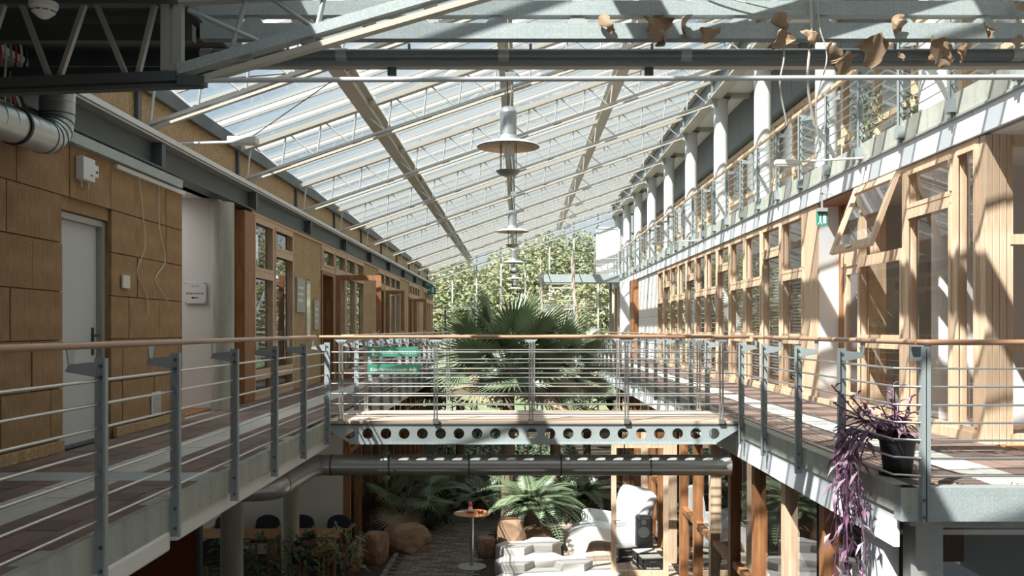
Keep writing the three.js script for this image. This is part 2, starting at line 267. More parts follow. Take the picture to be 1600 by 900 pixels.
  for (const [a, b, n] of bays) {
    const nn = 4, st = (b - a) / nn;
    for (let i = 0; i < nn; i++) {
      if (i === 0) zWindow(WL, a, a + st, 2.38, TOP, [], M.pine, 'small clerestory light over the doorway of glazed bay ' + ORD[n - 1] + ' along the gallery');
      else zWindow(WL, a + i * st, a + (i + 1) * st, 0, TOP, [0.9, 2.43], M.pine, ORD[i] + ' tall timber light of glazed bay ' + ORD[n - 1] + ' along the chipboard gallery', { blind: i % 2 ? [0.95, 2.3] : null });
    }
    const df = thing('door_' + (++doorN), 'larch door frame with open doorway in glazed bay ' + ORD[n - 1] + ' of the gallery', 'door frame', [WL, 0, 0], null, 'structure');
    slab('jamb', -0.16, 0.06, 0, 2.38, -a, -(a + 0.09), M.larch, df); slab('jamb', -0.16, 0.06, 0, 2.38, -(a + st - 0.16), -(a + st), M.larch, df); slab('head', -0.16, 0.06, 2.3, 2.38, -(a + 0.09), -(a + st - 0.16), M.larch, df);
  }
  function openDoor(x0, x1, d, turn, label) { // hinged at x0
    const t = thing('door_' + (++doorN), label, 'door', [x0, 0.02, -d], null, 'structure'); t.rotation.y = turn; const w = x1 - x0;
    slab('stile', 0, 0.11, 0, 2.32, -0.03, 0.03, M.larch, t); const ls = slab('stile', w - 0.11, w, 0, 2.32, -0.03, 0.03, M.larch, t); slab('bottom_rail', 0.11, w - 0.11, 0, 0.14, -0.03, 0.03, M.larch, t); slab('top_rail', 0.11, w - 0.11, 2.2, 2.32, -0.03, 0.03, M.larch, t);
    mesh('pane', new THREE.PlaneGeometry(w - 0.22, 2.06), M.glass, t, [w / 2, 1.17, 0]); under(ls, rod('lever', V(w - 0.05, 1.03, 0.03), V(w - 0.05, 1.03, 0.09), 0.01, M.inox, t), rod('lever_grip', V(w - 0.05, 1.03, 0.085), V(w - 0.17, 1.03, 0.085), 0.01, M.inox, t), slab('lock_plate', w - 0.07, w - 0.03, 0.88, 1.08, 0.03, 0.036, M.inox, t));
  }
  openDoor(-4.06, -3.05, 20.35, 0.06, 'glazed larch door standing open across the gallery before the first bay');
  openDoor(-4.08, -3.5, 28.2, 0.25, 'glazed larch door ajar at the second doorway along the gallery');
  openDoor(-4.08, -3.6, 36.0, 0.25, 'glazed larch door ajar at the third doorway along the gallery');
  // plaques on the chipboard
  const plq = [[17.1, 17.75, 1.45, 2.1, M.steel], [18.55, 19.0, 1.12, 1.72, M.steel]];
  plq.forEach(([a, b, y0, y1, m], i) => { const t = thing('notice_plaque', ['grey glass plaque high on the chipboard beside the window', 'grey glass plaque lower on the chipboard beside the doorway'][i], 'plaque', [WL + 0.035, 0, 0]); slab('plate', 0, 0.03, y0, y1, -a, -b, m, t, 0.003); for (let k = 0; k < 3; k++) slab('text_line', 0.0301, 0.032, y1 - 0.2 - k * 0.12, y1 - 0.16 - k * 0.12, -(a + 0.1), -(b - 0.12 - 0.05 * k), M.white, t); });
  const ms = thing('mirror_strip', 'narrow upright mirror strip between the two grey plaques', 'mirror', [WL + 0.035, 0, 0]); slab('glass', 0, 0.012, 0.95, 2.12, -17.95, -18.25, std([0.75, 0.77, 0.77], 0.06, 1), ms); slab('backing', -0.004, 0.006, 0.93, 2.14, -17.93, -18.27, M.steel, ms);
  // rooms behind
  const rm = thing('wall_left_rooms', 'dim plastered rooms behind the gallery windows', 'room', [0, 0, 0], null, 'structure');
  slab('rear_wall', -8.7, -8.6, 0, 3, -13.2, -45, M.plaster, rm); slab('room_floor', -8.7, WL - 0.12, -0.2, 0, -4, -45, M.larch, rm); slab('room_ceiling', -8.8, WL - 0.08, 3.0, 3.1, 4, -11.45, M.plaster, rm); slab('room_ceiling', -8.8, WL - 0.08, 3.0, 3.1, -12.95, -45, M.plaster, rm); slab('room_ceiling', -5.0, WL - 0.08, 3.0, 3.1, -11.45, -12.95, M.plaster, rm); mesh('added_skylight_pane', new THREE.PlaneGeometry(3.8, 1.5), M.addedSkylight, rm, [-6.9, 3.05, -12.2], [-Math.PI / 2, 0, 0]); slab('cross_wall', -8.6, -4.3, 0, 3, -18.0, -18.15, M.plaster, rm); slab('cross_wall', -8.6, -4.3, 0, 3, -25.8, -25.95, M.plaster, rm); slab('cross_wall', -8.6, -4.3, 0, 3, -33.5, -33.65, M.plaster, rm);  // skylight opening and pane are added, unseen, to brighten the recessed passage wall
  // steel ledge beam over the facade and chipboard upstand
  const lb = thing('trim_3', 'steel ledge beam with white gutter strip along the top of the gallery wall', 'beam', [0, 0, 0], null, 'structure');
  slab('web', -4.28, -4.24, 3.0, 3.30, -4, -44.8, M.steelDark, lb); slab('bottom_flange', -4.34, -4.12, 2.985, 3.005, -4, -44.8, M.steelDark, lb); slab('top_flange', -4.34, -4.10, 3.29, 3.31, -4, -44.8, M.steel, lb); slab('gutter_strip', -4.20, -4.12, 3.34, 3.40, -4, -44.8, M.white, lb); slab('gutter_back', -4.5, -4.2, 3.32, 3.40, -4, -44.8, M.steelDark, lb);
  for (let k = 0; k < 10; k++) slab('stiffener', -4.24, -4.12, 3.0, 3.30, -(D0 + BAY * k - 0.06), -(D0 + BAY * k + 0.06), M.steelDark, lb);
  const ou = thing('wall_left_upstand', 'chipboard upstand between ledge beam and roof glass', 'chipboard wall', [-4.45, 0, 0], null, 'structure');
  for (let k = -1; k < 9; k++) { const a = D0 + BAY * k, lo = k === -1 ? 4.0 : a; for (const [p, q] of [[lo, a + 1.9], [a + 1.9, a + BAY]]) slab('chipboard_panel', -0.1, 0, 3.40, 4.0, -(p + 0.006), -(q - 0.006), M.osb, ou); }
  
  const fr = thing('trim_4', 'light steel track under the ledge beam above the earth wall', 'track', [0, 0, 0], null, 'structure');
  slab('track', -4.2, -4.12, 2.86, 2.96, -4.4, -11.2, M.galv, fr); slab('cover_strip', -4.2, -4.155, 2.80, 2.845, -9.45, -11.38, M.white, fr);
  // small fittings on the earth wall
  const al = thing('alarm_box', 'white wall box with two cable stubs high on the earth wall', 'wall box', [WL, 0, 0]); slab('case', 0.008, 0.09, 2.55, 2.77, -8.62, -8.86, M.white, al, 0.008); slab('label', 0.09, 0.092, 2.60, 2.615, -8.76, -8.80, M.black, al); rod('cable_stub', V(0.04, 2.56, -8.68), V(0.04, 2.48, -8.68), 0.008, M.white, al); rod('cable_stub', V(0.04, 2.56, -8.82), V(0.04, 2.48, -8.82), 0.008, M.white, al);
  const sk = thing('junction_box', 'small white junction box beside the alarm box', 'wall box', [WL, 0, 0]); slab('case', 0.008, 0.05, 2.62, 2.74, -8.93, -9.02, M.white, sk, 0.006); mesh('gland', cyl(0.014), M.black, sk, [0.052, 2.67, -8.975], [0, 0, Math.PI / 2]).scale.y = 0.01;
  const sw = thing('switch_plate', 'beige blank plate on the earth wall right of the door', 'wall plate', [WL, 0, 0]); slab('plate', 0.006, 0.03, 1.56, 1.70, -9.62, -9.80, M.cream, sw, 0.006);
  const vg = thing('vent_grille', 'white louvred vent grille low on the earth wall', 'vent', [WL, 0, 0]); slab('frame', 0.006, 0.025, 0.12, 0.40, -10.40, -10.66, M.white, vg, 0.003); for (let k = 0; k < 9; k++) slab('slat', 0.025, 0.034, 0.145 + k * 0.027, 0.157 + k * 0.027, -10.43, -10.63, M.steel, vg);
  const cable = (pts, label) => { const g = tube(pts, 0.005, 40, 5); single('loose_cable', g, M.whiteWarm, label, 'cable', 'loose cables on the earth wall'); };
  const wx = WL + 0.022;
  cable([V(wx, 2.80, -10.05), V(wx, 2.4, -10.15), V(wx, 2.05, -10.2), V(wx, 1.75, -10.0), V(wx, 1.5, -10.25), V(wx, 1.3, -10.3)], 'thin white cable dangling down the earth wall, nearer the door');
  cable([V(wx, 2.80, -10.6), V(wx, 2.3, -10.62), V(wx, 1.95, -10.8), V(wx, 1.7, -10.5), V(wx, 1.5, -10.8), V(wx, 1.38, -10.95)], 'thin white cable dangling down the earth wall, nearer its end');
  const ps = thing('ledge_lamp', 'white strip lamp bracketed out from the chipboard upstand', 'wall lamp', [-4.4, 3.46, -11.2]); rod('arm', V(-0.05, -0.06, 0), V(0.95, -0.03, 0), 0.02, M.white, ps); slab('head', 0.85, 1.2, -0.06, 0.03, -0.09, 0.09, M.white, ps, 0.01);
}
// ---------- right side ----------
const mulls = []; for (let i = 0; i <= 12; i++) mulls.push(14.39 + 1.25 * i);
{
  const typ = ['L', 'H', 'L'];
  for (let i = 0; i < 12; i++) {
    const t = typ[i % 3], rails = t === 'H' ? [2.49] : [0.97, 2.03];
    zWindow(WR, mulls[i], mulls[i + 1], 0, 3.02, rails, M.pine, ORD[i] + ' pine window beyond the recessed doorway on the sunlit gallery', { side: -1, blind: i < 9 && i !== 4 ? [0.3, t === 'H' ? 2.3 : 1.95] : null, group: 'pine windows of the sunlit gallery' });
  }
  zWindow(WR, 10.67, 12.16, 0, 3.02, [0.97, 2.03], M.pine, 'pine window with its top sash swung open beside the doorway', { side: -1, skip: 2 });
  zWindow(WR, 9.44, 10.67, 0, 3.02, [2.49], M.pine, 'tall pine glazed door next to the open sash', { side: -1, stile: 0.09 });
  zWindow(WR, 8.96, 9.44, 0, 3.02, [], M.pine, 'narrow full-height pine side light beside the big corner pillar', { side: -1, stile: 0.045 });
  // open sash: hinged at the head, foot swung out
  const os = thing('open_sash', 'pine top sash swung out over the gallery', 'window sash', [WR - 0.07, 2.98, -11.415]); os.rotation.z = -0.36;
  const hw = 0.69, hh = 0.93; slab('stile', -0.05, 0, -hh, 0, -hw, -hw + 0.09, M.pine, os); slab('stile', -0.05, 0, -hh, 0, hw - 0.09, hw, M.pine, os); slab('top_rail', -0.05, 0, -0.09, 0, -hw + 0.09, hw - 0.09, M.pine, os); slab('bottom_rail', -0.05, 0, -hh, -hh + 0.1, -hw + 0.09, hw - 0.09, M.pine, os);
  mesh('pane', new THREE.PlaneGeometry(2 * hw - 0.18, hh - 0.19), M.glass, os, [-0.025, -hh / 2, 0], [0, Math.PI / 2, 0]); slab('latch', -0.07, -0.05, -hh + 0.03, -hh + 0.05, -0.1, 0.1, M.inox, os);
  // pillar and front-facing corner wall
  const pl = thing('timber_pillar', 'broad pine corner pillar of laminated planks', 'pillar', [WR, 0, 0], null, 'structure');
  for (let k = 0; k < 3; k++) slab('plank', -0.045 + k * 0.07, -0.045 + (k + 1) * 0.07 - 0.003, 0, 3.02, -8.84, -8.955, M.pine, pl, 0.004);
  const cw = thing('window_' + (++winN), 'dark corner window with pine transoms right of the pillar', 'window', [0, 0, -8.9], null, 'structure');
  slab('stile', 4.77, 4.83, 0, 3.02, -0.05, 0.05, M.pine, cw); slab('transom', 4.8, 7, 1.95, 2.05, -0.06, 0.06, M.pine, cw); slab('transom', 4.8, 7, 0.9, 1.0, -0.06, 0.06, M.pine, cw); slab('sill_rail', 4.8, 7, 0, 0.1, -0.05, 0.05, M.pine, cw); slab('head_rail', 4.8, 7, 2.92, 3.02, -0.05, 0.05, M.pine, cw);
  mesh('pane', new THREE.PlaneGeometry(2.2, 0.87), M.glass, cw, [5.9, 2.485, 0]); mesh('pane', new THREE.PlaneGeometry(2.2, 0.95), M.glass, cw, [5.9, 1.475, 0]); mesh('pane', new THREE.PlaneGeometry(2.2, 0.8), M.glass, cw, [5.9, 0.5, 0]);
  // recessed doorway
  const rc = thing('door_' + (++doorN), 'recessed pine doorway with glazed door under the green exit sign', 'doorway', [WR, 0, 0], null, 'structure');
  slab('far_panel', -0.05, 0.30, 0, 3.02, -13.75, -14.39, M.pine, rc, 0.004); slab('far_reveal', -0.03, 0.32, 0, 3.0, -13.735, -13.75, M.white, rc); slab('soffit', -0.05, 0.34, 2.98, 3.02, -12.16, -13.75, M.larch, rc);
  slab('near_jamb', 0.0, 0.34, 0, 3.0, -12.16, -12.2, M.pine, rc);
  slab('frame', 0.26, 0.36, 0, 2.98, -13.55, -13.74, M.larch, rc); slab('frame', 0.26, 0.36, 0, 2.98, -12.2, -12.32, M.larch, rc); slab('frame', 0.26, 0.36, 2.88, 2.98, -12.3, -13.6, M.larch, rc); slab('transom', 0.25, 0.36, 2.05, 2.25, -12.3, -13.6, M.pine, rc); slab('mullion', 0.27, 0.35, 2.25, 2.88, -12.85, -12.93, M.larch, rc);
  mesh('pane', new THREE.PlaneGeometry(1.25, 0.62), M.glass, rc, [0.31, 2.565, -12.94], [0, Math.PI / 2, 0]);
  slab('door_stile', 0.27, 0.33, 0, 2.05, -13.44, -13.55, M.pine, rc); slab('door_stile', 0.27, 0.33, 0, 2.05, -12.32, -12.46, M.pine, rc); slab('door_rail', 0.27, 0.33, 0, 0.2, -12.46, -13.44, M.pine, rc); slab('door_rail', 0.27, 0.33, 1.93, 2.05, -12.46, -13.44, M.pine, rc);
  mesh('door_pane', new THREE.PlaneGeometry(0.98, 1.73), M.glass, rc, [0.30, 1.065, -12.95], [0, Math.PI / 2, 0]); rod('lever', V(0.27, 1.05, -12.4), V(0.2, 1.05, -12.4), 0.01, M.inox, rc); rod('lever_grip', V(0.2, 1.05, -12.4), V(0.2, 1.05, -12.54), 0.01, M.inox, rc);
  { const c = document.createElement('canvas'); c.width = 256; c.height = 64; const x = c.getContext('2d'); x.fillStyle = '#dfe4e0'; x.fillRect(0, 0, 256, 64); x.fillStyle = '#1e6b52'; x.beginPath(); x.arc(26, 34, 18, 0, 7); x.fill(); x.font = 'bold 40px sans-serif'; x.fillText('afvopunt', 54, 46); const t = new THREE.CanvasTexture(c); t.colorSpace = THREE.SRGBColorSpace; mesh('lettering', new THREE.PlaneGeometry(0.42, 0.105), mapped(t, 0.5), rc, [0.29, 1.62, -12.9], [0, -Math.PI / 2, 0]); }
  // far white wall and timber panel beyond the windows
  const fw = thing('wall_right', 'far panelled wall with pale square boards past the last pine window', 'wall', [WR, 0, 0], null, 'structure');
  for (let k = 0; k < 4; k++) for (let j = 0; j < 4; j++) slab('wall_board', -0.03, 0.04, 0.1 + j * 0.73 + 0.004, 0.1 + (j + 1) * 0.73 - 0.004, -(29.39 + k * 1.2 + 0.004), -(29.39 + (k + 1) * 1.2 - 0.004), M.cream, fw);
  slab('core', 0.04, 0.2, 0, 3.02, -29.39, -45, M.plaster, fw); slab('timber_panel', -0.2, 0.04, 0, 3.02, -34.3, -35.6, M.larch, fw); mesh('round_pier', new THREE.CylinderGeometry(0.36, 0.36, 3.0, 24), M.white, fw, [-0.1, 1.5, -36.6]);
  for (let k = 0; k < 5; k++) slab('timber_strip', -0.06, 0.04, 0, 3.02, -(38 + k * 1.4), -(38.25 + k * 1.4), M.pine, fw);
  // rooms behind
  const rm = thing('wall_right_rooms', 'dim rooms behind the pine windows', 'room', [0, 0, 0], null, 'structure');
  slab('rear_wall', 8.6, 8.7, 0, 3.05, -6, -45, M.plaster, rm); slab('room_floor', WR + 0.1, 8.7, -0.2, 0, -6, -45, M.larch, rm); slab('partition', 5.1, 8.6, 0, 3.02, -14.05, -14.2, M.plaster, rm); slab('partition', 5.1, 8.6, 0, 3.02, -10.5, -10.6, M.plaster, rm); slab('partition', 4.9, 8.6, 0, 3.02, -21.9, -22.05, M.plaster, rm); mesh('pier', new THREE.CylinderGeometry(0.18, 0.18, 3.02, 20), M.white, rm, [5.3, 1.51, -11.2]);
  // upper gallery fascia
  const uf = thing('floor_upper_gallery', 'upper gallery slab with concrete edge and white fascia panels', 'gallery slab', [0, 0, 0], null, 'structure');
  slab('slab', WR, 8.8, 3.30, 3.55, 2, -44.8, M.conc, uf); slab('edge_beam', WR - 0.10, WR, 3.31, 3.55, 2, -44.8, M.conc, uf); slab('soffit', WR, 8.8, 3.02, 3.06, -6, -44.8, M.plaster, uf);
  for (let k = 0; k < 18; k++) slab('fascia_panel', WR - 0.09, WR - 0.05, 3.03, 3.29, -(-1 + k * 2.5 + 0.006), -(-1 + (k + 1) * 2.5 - 0.006), M.panel, uf);
  slab('drip_strip', WR - 0.12, WR - 0.05, 3.288, 3.312, 2, -44.8, M.steel, uf);
  // columns
  for (let k = 0; k < 10; k++) { const d = 10.9 + BAY * k; const c = thing('white_column', ORD[k] + ' white round column of the upper gallery counted from the corner pillar', 'column', [5.0, 3.55, -d], 'white round columns', 'structure'); mesh('shaft', new THREE.CylinderGeometry(0.172, 0.172, 3.2, 28), M.column, c, [0, 1.6, 0]); slab('head_plate', -0.2, 0.2, 3.2, 3.24, -0.2, 0.2, M.steelDark, c); bar('outrigger', V(-0.3, 3.3, 0), V(2.0, 3.3, 0), 0.16, 0.12, M.chord, c); }
  // upper rear facade
  const ur = thing('wall_right_upper', 'upper storey timber and glass front behind the white columns', 'facade', [5.8, 3.55, 0], null, 'structure');
  slab('soffit_board', -0.9, 0.2, 3.36, 3.42, -4, -44.8, M.plaster, ur); slab('backing', 0.7, 0.8, 0, 3.4, -4, -44.8, M.steel, ur);
  for (let k = 0; k < 27; k++) { const d = 6 + k * 1.43; slab('post', -0.06, 0.06, 0, 2.2, -d, -(d + 0.1), M.pine, ur); mesh('pane', new THREE.PlaneGeometry(1.33, 1.15), M.glass, ur, [0, 1.52, -(d + 0.77)], [0, Math.PI / 2, 0]); mesh('pane', new THREE.PlaneGeometry(1.33, 0.75), M.glass, ur, [0, 0.5, -(d + 0.77)], [0, Math.PI / 2, 0]); slab('mesh_screen', -0.1, -0.07, 2.3, 3.35, -(d + 0.01), -(d + 1.42), M.screen, ur); }
  for (const y of [0.06, 0.92, 2.15]) slab('rail', -0.05, 0.05, y - 0.05, y + 0.05, -6, -44.8, M.pine, ur); slab('screen_edge', -0.16, -0.04, 2.24, 2.3, -6, -44.8, M.steelDark, ur);
  const roofr = thing('ceiling_upper_gallery', 'flat roof over the upper gallery', 'roof', [0, 0, 0], null, 'structure'); slab('roof_slab', 4.95, 9, 7.3, 7.45, 8, -45, M.plaster, roofr); slab('outer_wall', 8.7, 8.9, -3.5, 7.3, 8, -45, M.plaster, roofr);
  // exit sign under the fascia
  const ex = thing('exit_sign', 'green running-man exit sign hanging over the recessed doorway', 'exit sign', [4.35, 2.62, -12.9]); bar('stem', V(0, 0.25, 0), V(0, 0.58, 0), 0.03, 0.03, M.steel, ex); bar('arm', V(-0.02, 0.56, 0), V(0.24, 0.56, 0), 0.03, 0.03, M.steel, ex); slab('housing', -0.1, 0.1, 0.2, 0.27, -0.06, 0.06, M.steel, ex, 0.004); slab('plate', -0.11, 0.11, -0.07, 0.2, -0.008, 0.008, M.green, ex); slab('door_symbol', 0.02, 0.08, -0.03, 0.15, 0.009, 0.011, M.white, ex); slab('figure_body', -0.05, -0.02, 0.0, 0.11, 0.009, 0.011, M.white, ex); mesh('figure_head', new THREE.CircleGeometry(0.018, 12), M.white, ex, [-0.03, 0.135, 0.0115]); bar('figure_leg', V(-0.035, 0.01, 0.01), V(-0.08, -0.05, 0.01), 0.015, 0.004, M.white, ex, V(0, 0, 1)); bar('figure_leg', V(-0.035, 0.01, 0.01), V(0.0, -0.05, 0.01), 0.015, 0.004, M.white, ex, V(0, 0, 1));
  ex.scale.setScalar(0.72); ex.position.set(4.36, 2.66, -13.0);
  const fl = (X, Y, d, len, label) => { const t = thing('fascia_lamp', label, 'wall lamp', [X, Y, -d], 'strip lamps on arms'); rod('arm', V(0, 0, 0), V(-len, -0.05, 0), 0.014, M.white, t); slab('head', -len - 0.3, -len, -0.09, -0.03, -0.06, 0.06, M.white, t, 0.01); slab('diffuser', -len - 0.29, -len - 0.01, -0.105, -0.09, -0.05, 0.05, M.whiteWarm, t); slab('foot', -0.02, 0.03, -0.05, 0.05, -0.03, 0.03, M.steel, t); };
  fl(4.47, 3.33, 11.7, 0.85, 'white strip lamp on an arm from the upper fascia above the doorway'); fl(4.47, 3.33, 22.5, 0.85, 'white strip lamp on an arm farther along the upper fascia');
}
// ---------- galleries, floors, railings ----------
const EL = -2.3, ER = 2.72, GY = -3.4, BF = 11.12, BR = 12.62;
{
  const gl = thing('floor_left_gallery', 'left gallery slab with concrete edge beam and pale lower band', 'gallery slab', [0, 0, 0], null, 'structure');
  slab('slab', -8.6, EL - 0.12, -0.3, -0.02, -2, -45, M.conc, gl); slab('edge_beam', EL - 0.12, EL, -0.21, 0.0, -2, -6.1, M.conc, gl); slab('edge_beam', EL - 0.12, EL, -0.19, 0.0, -6.11, -45, M.conc, gl); slab('lower_band', EL - 0.42, EL + 0.015, -0.34, -0.21, -2, -6.0, M.whiteWarm, gl, 0.02); slab('lower_band', EL - 0.5, EL - 0.03, -0.335, -0.19, -6.25, -45, M.whiteWarm, gl, 0.015);
  // pavers: brown bond with a pale slab strip
  let n = 0; const far = [];
  for (let r = 0; r < 9; r++) { const x0 = WL + 0.05 + r * 0.2, stripe = r >= 4 && r <= 5; let d = 3.4 + (r % 2) * 0.15; while (d < 44.5) { if (Math.abs(d - 6.73) < 0.001) d = 7.14; let L = stripe ? 0.5 : r % 2 && Math.abs(d - 7.14) < 0.001 ? 0.15 : 0.3; if (d < 6.73 && d + L > 6.55) L = 6.73 - d; { const near = d < 9.4; if (near && n < 290) { slab(stripe ? 'pale_slab' : 'paver', x0 + 0.003, x0 + 0.197, -0.02, rr(-0.002, 0.002), -(d + 0.003), -(d + L - 0.003), stripe ? M.slab : M.brick[Math.floor(rnd() * 3)], gl); n++; } else far.push([x0, d, L, stripe]); } d += L; } }
  const geoF = (st, s) => merge(far.filter((f) => f[3] === st && (st || (Math.floor(f[1] * 7.7 + f[0] * 13) % 3 === s))).map(([x0, d, L]) => at(new THREE.BoxGeometry(0.194, 0.02, L - 0.006), x0 + 0.1, -0.01, -(d + L / 2))));
  mesh('far_pale_slabs', boxUV(geoF(true, 0)), M.slab, gl).userData.kind = 'stuff'; for (let s = 0; s < 3; s++) mesh('far_pavers', geoF(false, s), M.brick[s], gl).userData.kind = 'stuff';
  slab('drain_grating', WL + 0.05, EL - 0.12, -0.02, 0.0, -6.74, -7.13, M.galv, gl);
  const gr = thing('floor_right_gallery', 'right gallery slab with concrete edge beam and white fascia panels', 'gallery slab', [0, 0, 0], null, 'structure');
  slab('slab', ER + 0.12, 8.6, -0.3, -0.02, -6.56, -45, M.conc, gr); slab('edge_beam', ER, ER + 0.12, -0.19, 0, -6.44, -45, M.conc, gr); slab('front_edge', ER, 8.6, -0.24, 0, -6.44, -6.56, M.galv, gr);
  for (let k = 0; k < 16; k++) slab('fascia_panel', ER + 0.02, ER + 0.06, -0.46, -0.2, -(6.6 + k * 2.4 + 0.006), -(6.6 + (k + 1) * 2.4 - 0.006), M.panel, gr);
  slab('soffit', ER + 0.06, 4.7, -0.46, -0.42, -7.0, -45, M.whiteWarm, gr);
  let m = 0; const farR = [];
  for (let r = 0; r < 9; r++) { const x0 = ER + 0.12 + r * 0.2, st = r === 3 || r === 4; let d = 6.58 + (r % 2) * 0.15; while (d < 44.5) { const L = st ? 0.5 : 0.3; if (d < 13.5 && m < 295) { slab(st ? 'pale_slab' : 'paver', x0 + 0.003, x0 + 0.197, -0.02, rr(-0.002, 0.002), -(d + 0.003), -(d + L - 0.003), st ? M.slab : M.brick[Math.floor(rnd() * 3)], gr); m++; } else farR.push([x0, d, L, st]); d += L; } }
  mesh('far_pavers', merge(farR.filter((f) => !f[3]).map(([x0, d, L]) => at(new THREE.BoxGeometry(0.194, 0.02, L - 0.006), x0 + 0.1, -0.01, -(d + L / 2)))), M.brick[0], gr).userData.kind = 'stuff';
  mesh('far_pale_slabs', boxUV(merge(farR.filter((f) => f[3]).map(([x0, d, L]) => at(new THREE.BoxGeometry(0.194, 0.02, L - 0.006), x0 + 0.1, -0.01, -(d + L / 2))))), M.slab, gr).userData.kind = 'stuff';
  for (let k = 0; k < 5; k++) for (let j = 0; j < 4; j++) slab('corner_paver', 4.66 + k * 0.4, 4.66 + k * 0.4 + 0.394, -0.02, 0, -(6.58 + j * 0.48), -(6.58 + j * 0.48 + 0.474), j === 1 ? M.slab : M.brick[(k + j) % 3], gr);
  slab('kicker', WR - 0.08, WR - 0.05, 0, 0.1, -9, -29.4, M.pine, gr);

  // railing along z. s=+1: walkway on the -x side of the posts (left gallery)
  const RODS = [0.085, 0.21, 0.337, 0.46, 0.585, 0.715, 0.844];
  const bracketG = extr([[0, 0.0], [0, 0.085], [0.15, 0.07], [0.17, 0.03]], 0.012), gusG = extr([[-0.025, 0], [0.025, 0], [0.05, 0.085], [-0.05, 0.085]], 0.008);
  function railing(label, X, y0, d0, d1, posts, s, opt = {}) {
    const t = thing('gallery_railing', label, 'railing', [X, y0, 0], opt.group);
    for (const d of posts) {
      const p = mesh('post', box(0.068, 1.22, 0.012), M.post, t, [0, 0.355, -d]); slab('flange', s * 0.03 - 0.006, s * 0.03 + 0.006, -0.255, 0.965, -(d - 0.03), -(d + 0.006), M.post, t);
      for (const y of [-0.07, -0.2, 0.86, 0.92]) mesh('bolt', cyl(0.011, 6), M.steelDark, p, [0, y - 0.355, 0.008], [Math.PI / 2, 0, 0]).scale.y = 0.014;
      const b = mesh('bracket', bracketG, M.post, t, [-s * 0.02, 0.86, -d + 0.006]); if (s > 0) b.scale.x = -1;
      mesh('rail_saddle', gusG, M.galv, t, [-s * 0.17, 0.925, -d], [0, Math.PI / 2, 0]);
    }
    for (const y of RODS) rod('rod', V(0, y, -d0), V(0, y, -d1), 0.0085, M.inox, t, 6);
    if (opt.handrail !== false) rod('handrail', V(-s * 0.17, 1.03, -d0), V(-s * 0.17, 1.03, -d1), 0.021, M.rail, t, 10);
    return t;
  }
  const seq = (a, st, n) => Array.from({ length: n }, (_, i) => a + st * i);
  railing('steel railing along the shaded left gallery in front of the bridge', EL + 0.03, 0, 2.5, 10.98, [3.6, 4.96, 6.04, 7.3, 8.5, 9.66, 10.86], 1);
  railing('steel railing along the left gallery beyond the bridge', EL + 0.03, 0, 12.75, 44.5, seq(12.85, 1.18, 27), 1);
  railing('steel railing along the sunlit right gallery in front of the bridge', ER - 0.03, 0, 6.5, 10.98, [7.53, 8.69, 9.9, 10.9], -1);
  railing('steel railing along the sunlit right gallery beyond the bridge', ER - 0.03, 0, 12.75, 44.5, seq(12.85, 1.2, 27), -1);
  const ut = railing('zigzag-shadowed railing of the upper gallery with timber handrail', WR - 0.13, 3.55, 2, 44.5, seq(4.36, 1.25, 33), -1, { handrail: false });
  slab('handrail', 0.14, 0.2, 1.09, 1.15, -2, -44.5, M.pine, ut, 0.008);
  for (const d of seq(4.36, 1.25, 33)) slab('base_plate', -0.045, 0.03, -0.2, -0.06, -(d - 0.05), -(d + 0.05), M.post, ut);
  // front balcony railing facing the camera at the corner
  const fb = thing('gallery_railing', 'railing turning the corner of the sunlit balcony beside the purple plant', 'railing', [0, 0, -6.42]);
  slab('corner_post', 2.85, 2.875, -0.24, 1.0, -0.03, 0.03, M.post, fb); slab('corner_post', 2.885, 2.91, -0.24, 1.0, -0.03, 0.03, M.post, fb); slab('top_plate', 2.78, 2.9, 0.9, 1.0, -0.008, 0.008, M.post, fb); mesh('rail_saddle', gusG, M.galv, fb, [2.82, 0.925, 0]);
  for (const y of [-0.08, -0.2]) mesh('bolt', cyl(0.011, 6), M.steelDark, fb, [2.863, y, 0.035], [Math.PI / 2, 0, 0]).scale.y = 0.014;
  for (const y of RODS) { rod('rod', V(2.69, y, -0.08), V(2.86, y, 0.0), 0.0085, M.inox, fb, 6); rod('rod', V(2.86, y, 0), V(8, y, 0), 0.0085, M.inox, fb, 6); }
  { const c = tube([V(2.86, 1.03, -0.10), V(2.87, 1.025, -0.04), V(2.92, 1.03, 0.0), V(3.2, 1.03, 0.0), V(8, 1.03, 0)], 0.021, 40, 10); mesh('handrail', c, M.rail, fb); }

  // ---------- bridge ----------
  const b = thing('footbridge', 'timber-decked steel footbridge with round holes in its girder', 'bridge', [0, 0, 0]);
  for (let k = 0; k < 11; k++) slab('deck_plank', EL - 0.1, ER + 0.1, -0.035, 0, -(BF + 0.02 + k * 0.135), -(BF + 0.02 + k * 0.135 + 0.13), M.deckWood[k % 3], b, 0.004);
  const hole = (x) => { const p = new THREE.Path(); p.absarc(x, -0.155, 0.066, 0, Math.PI * 2, true); return p; };
  const sh = new THREE.Shape([[EL - 0.0, -0.04], [ER, -0.04], [ER, -0.1], [ER - 0.28, -0.275], [EL + 0.25, -0.275], [EL, -0.12]].map((p) => new THREE.Vector2(...p)));
  for (let k = 0; k < 21; k++) { const x = EL + 0.245 + k * 0.2235; if (x < ER - 0.2) sh.holes.push(hole(x)); }
  const gg = boxUV(new THREE.ExtrudeGeometry(sh, { depth: 0.012, bevelEnabled: false, curveSegments: 14 }));
  const girF = mesh('girder', gg, M.galv, b, [0, 0, -(BF + 0.03)]); mesh('girder', gg, M.galv, b, [0, 0, -(BR - 0.14)]);
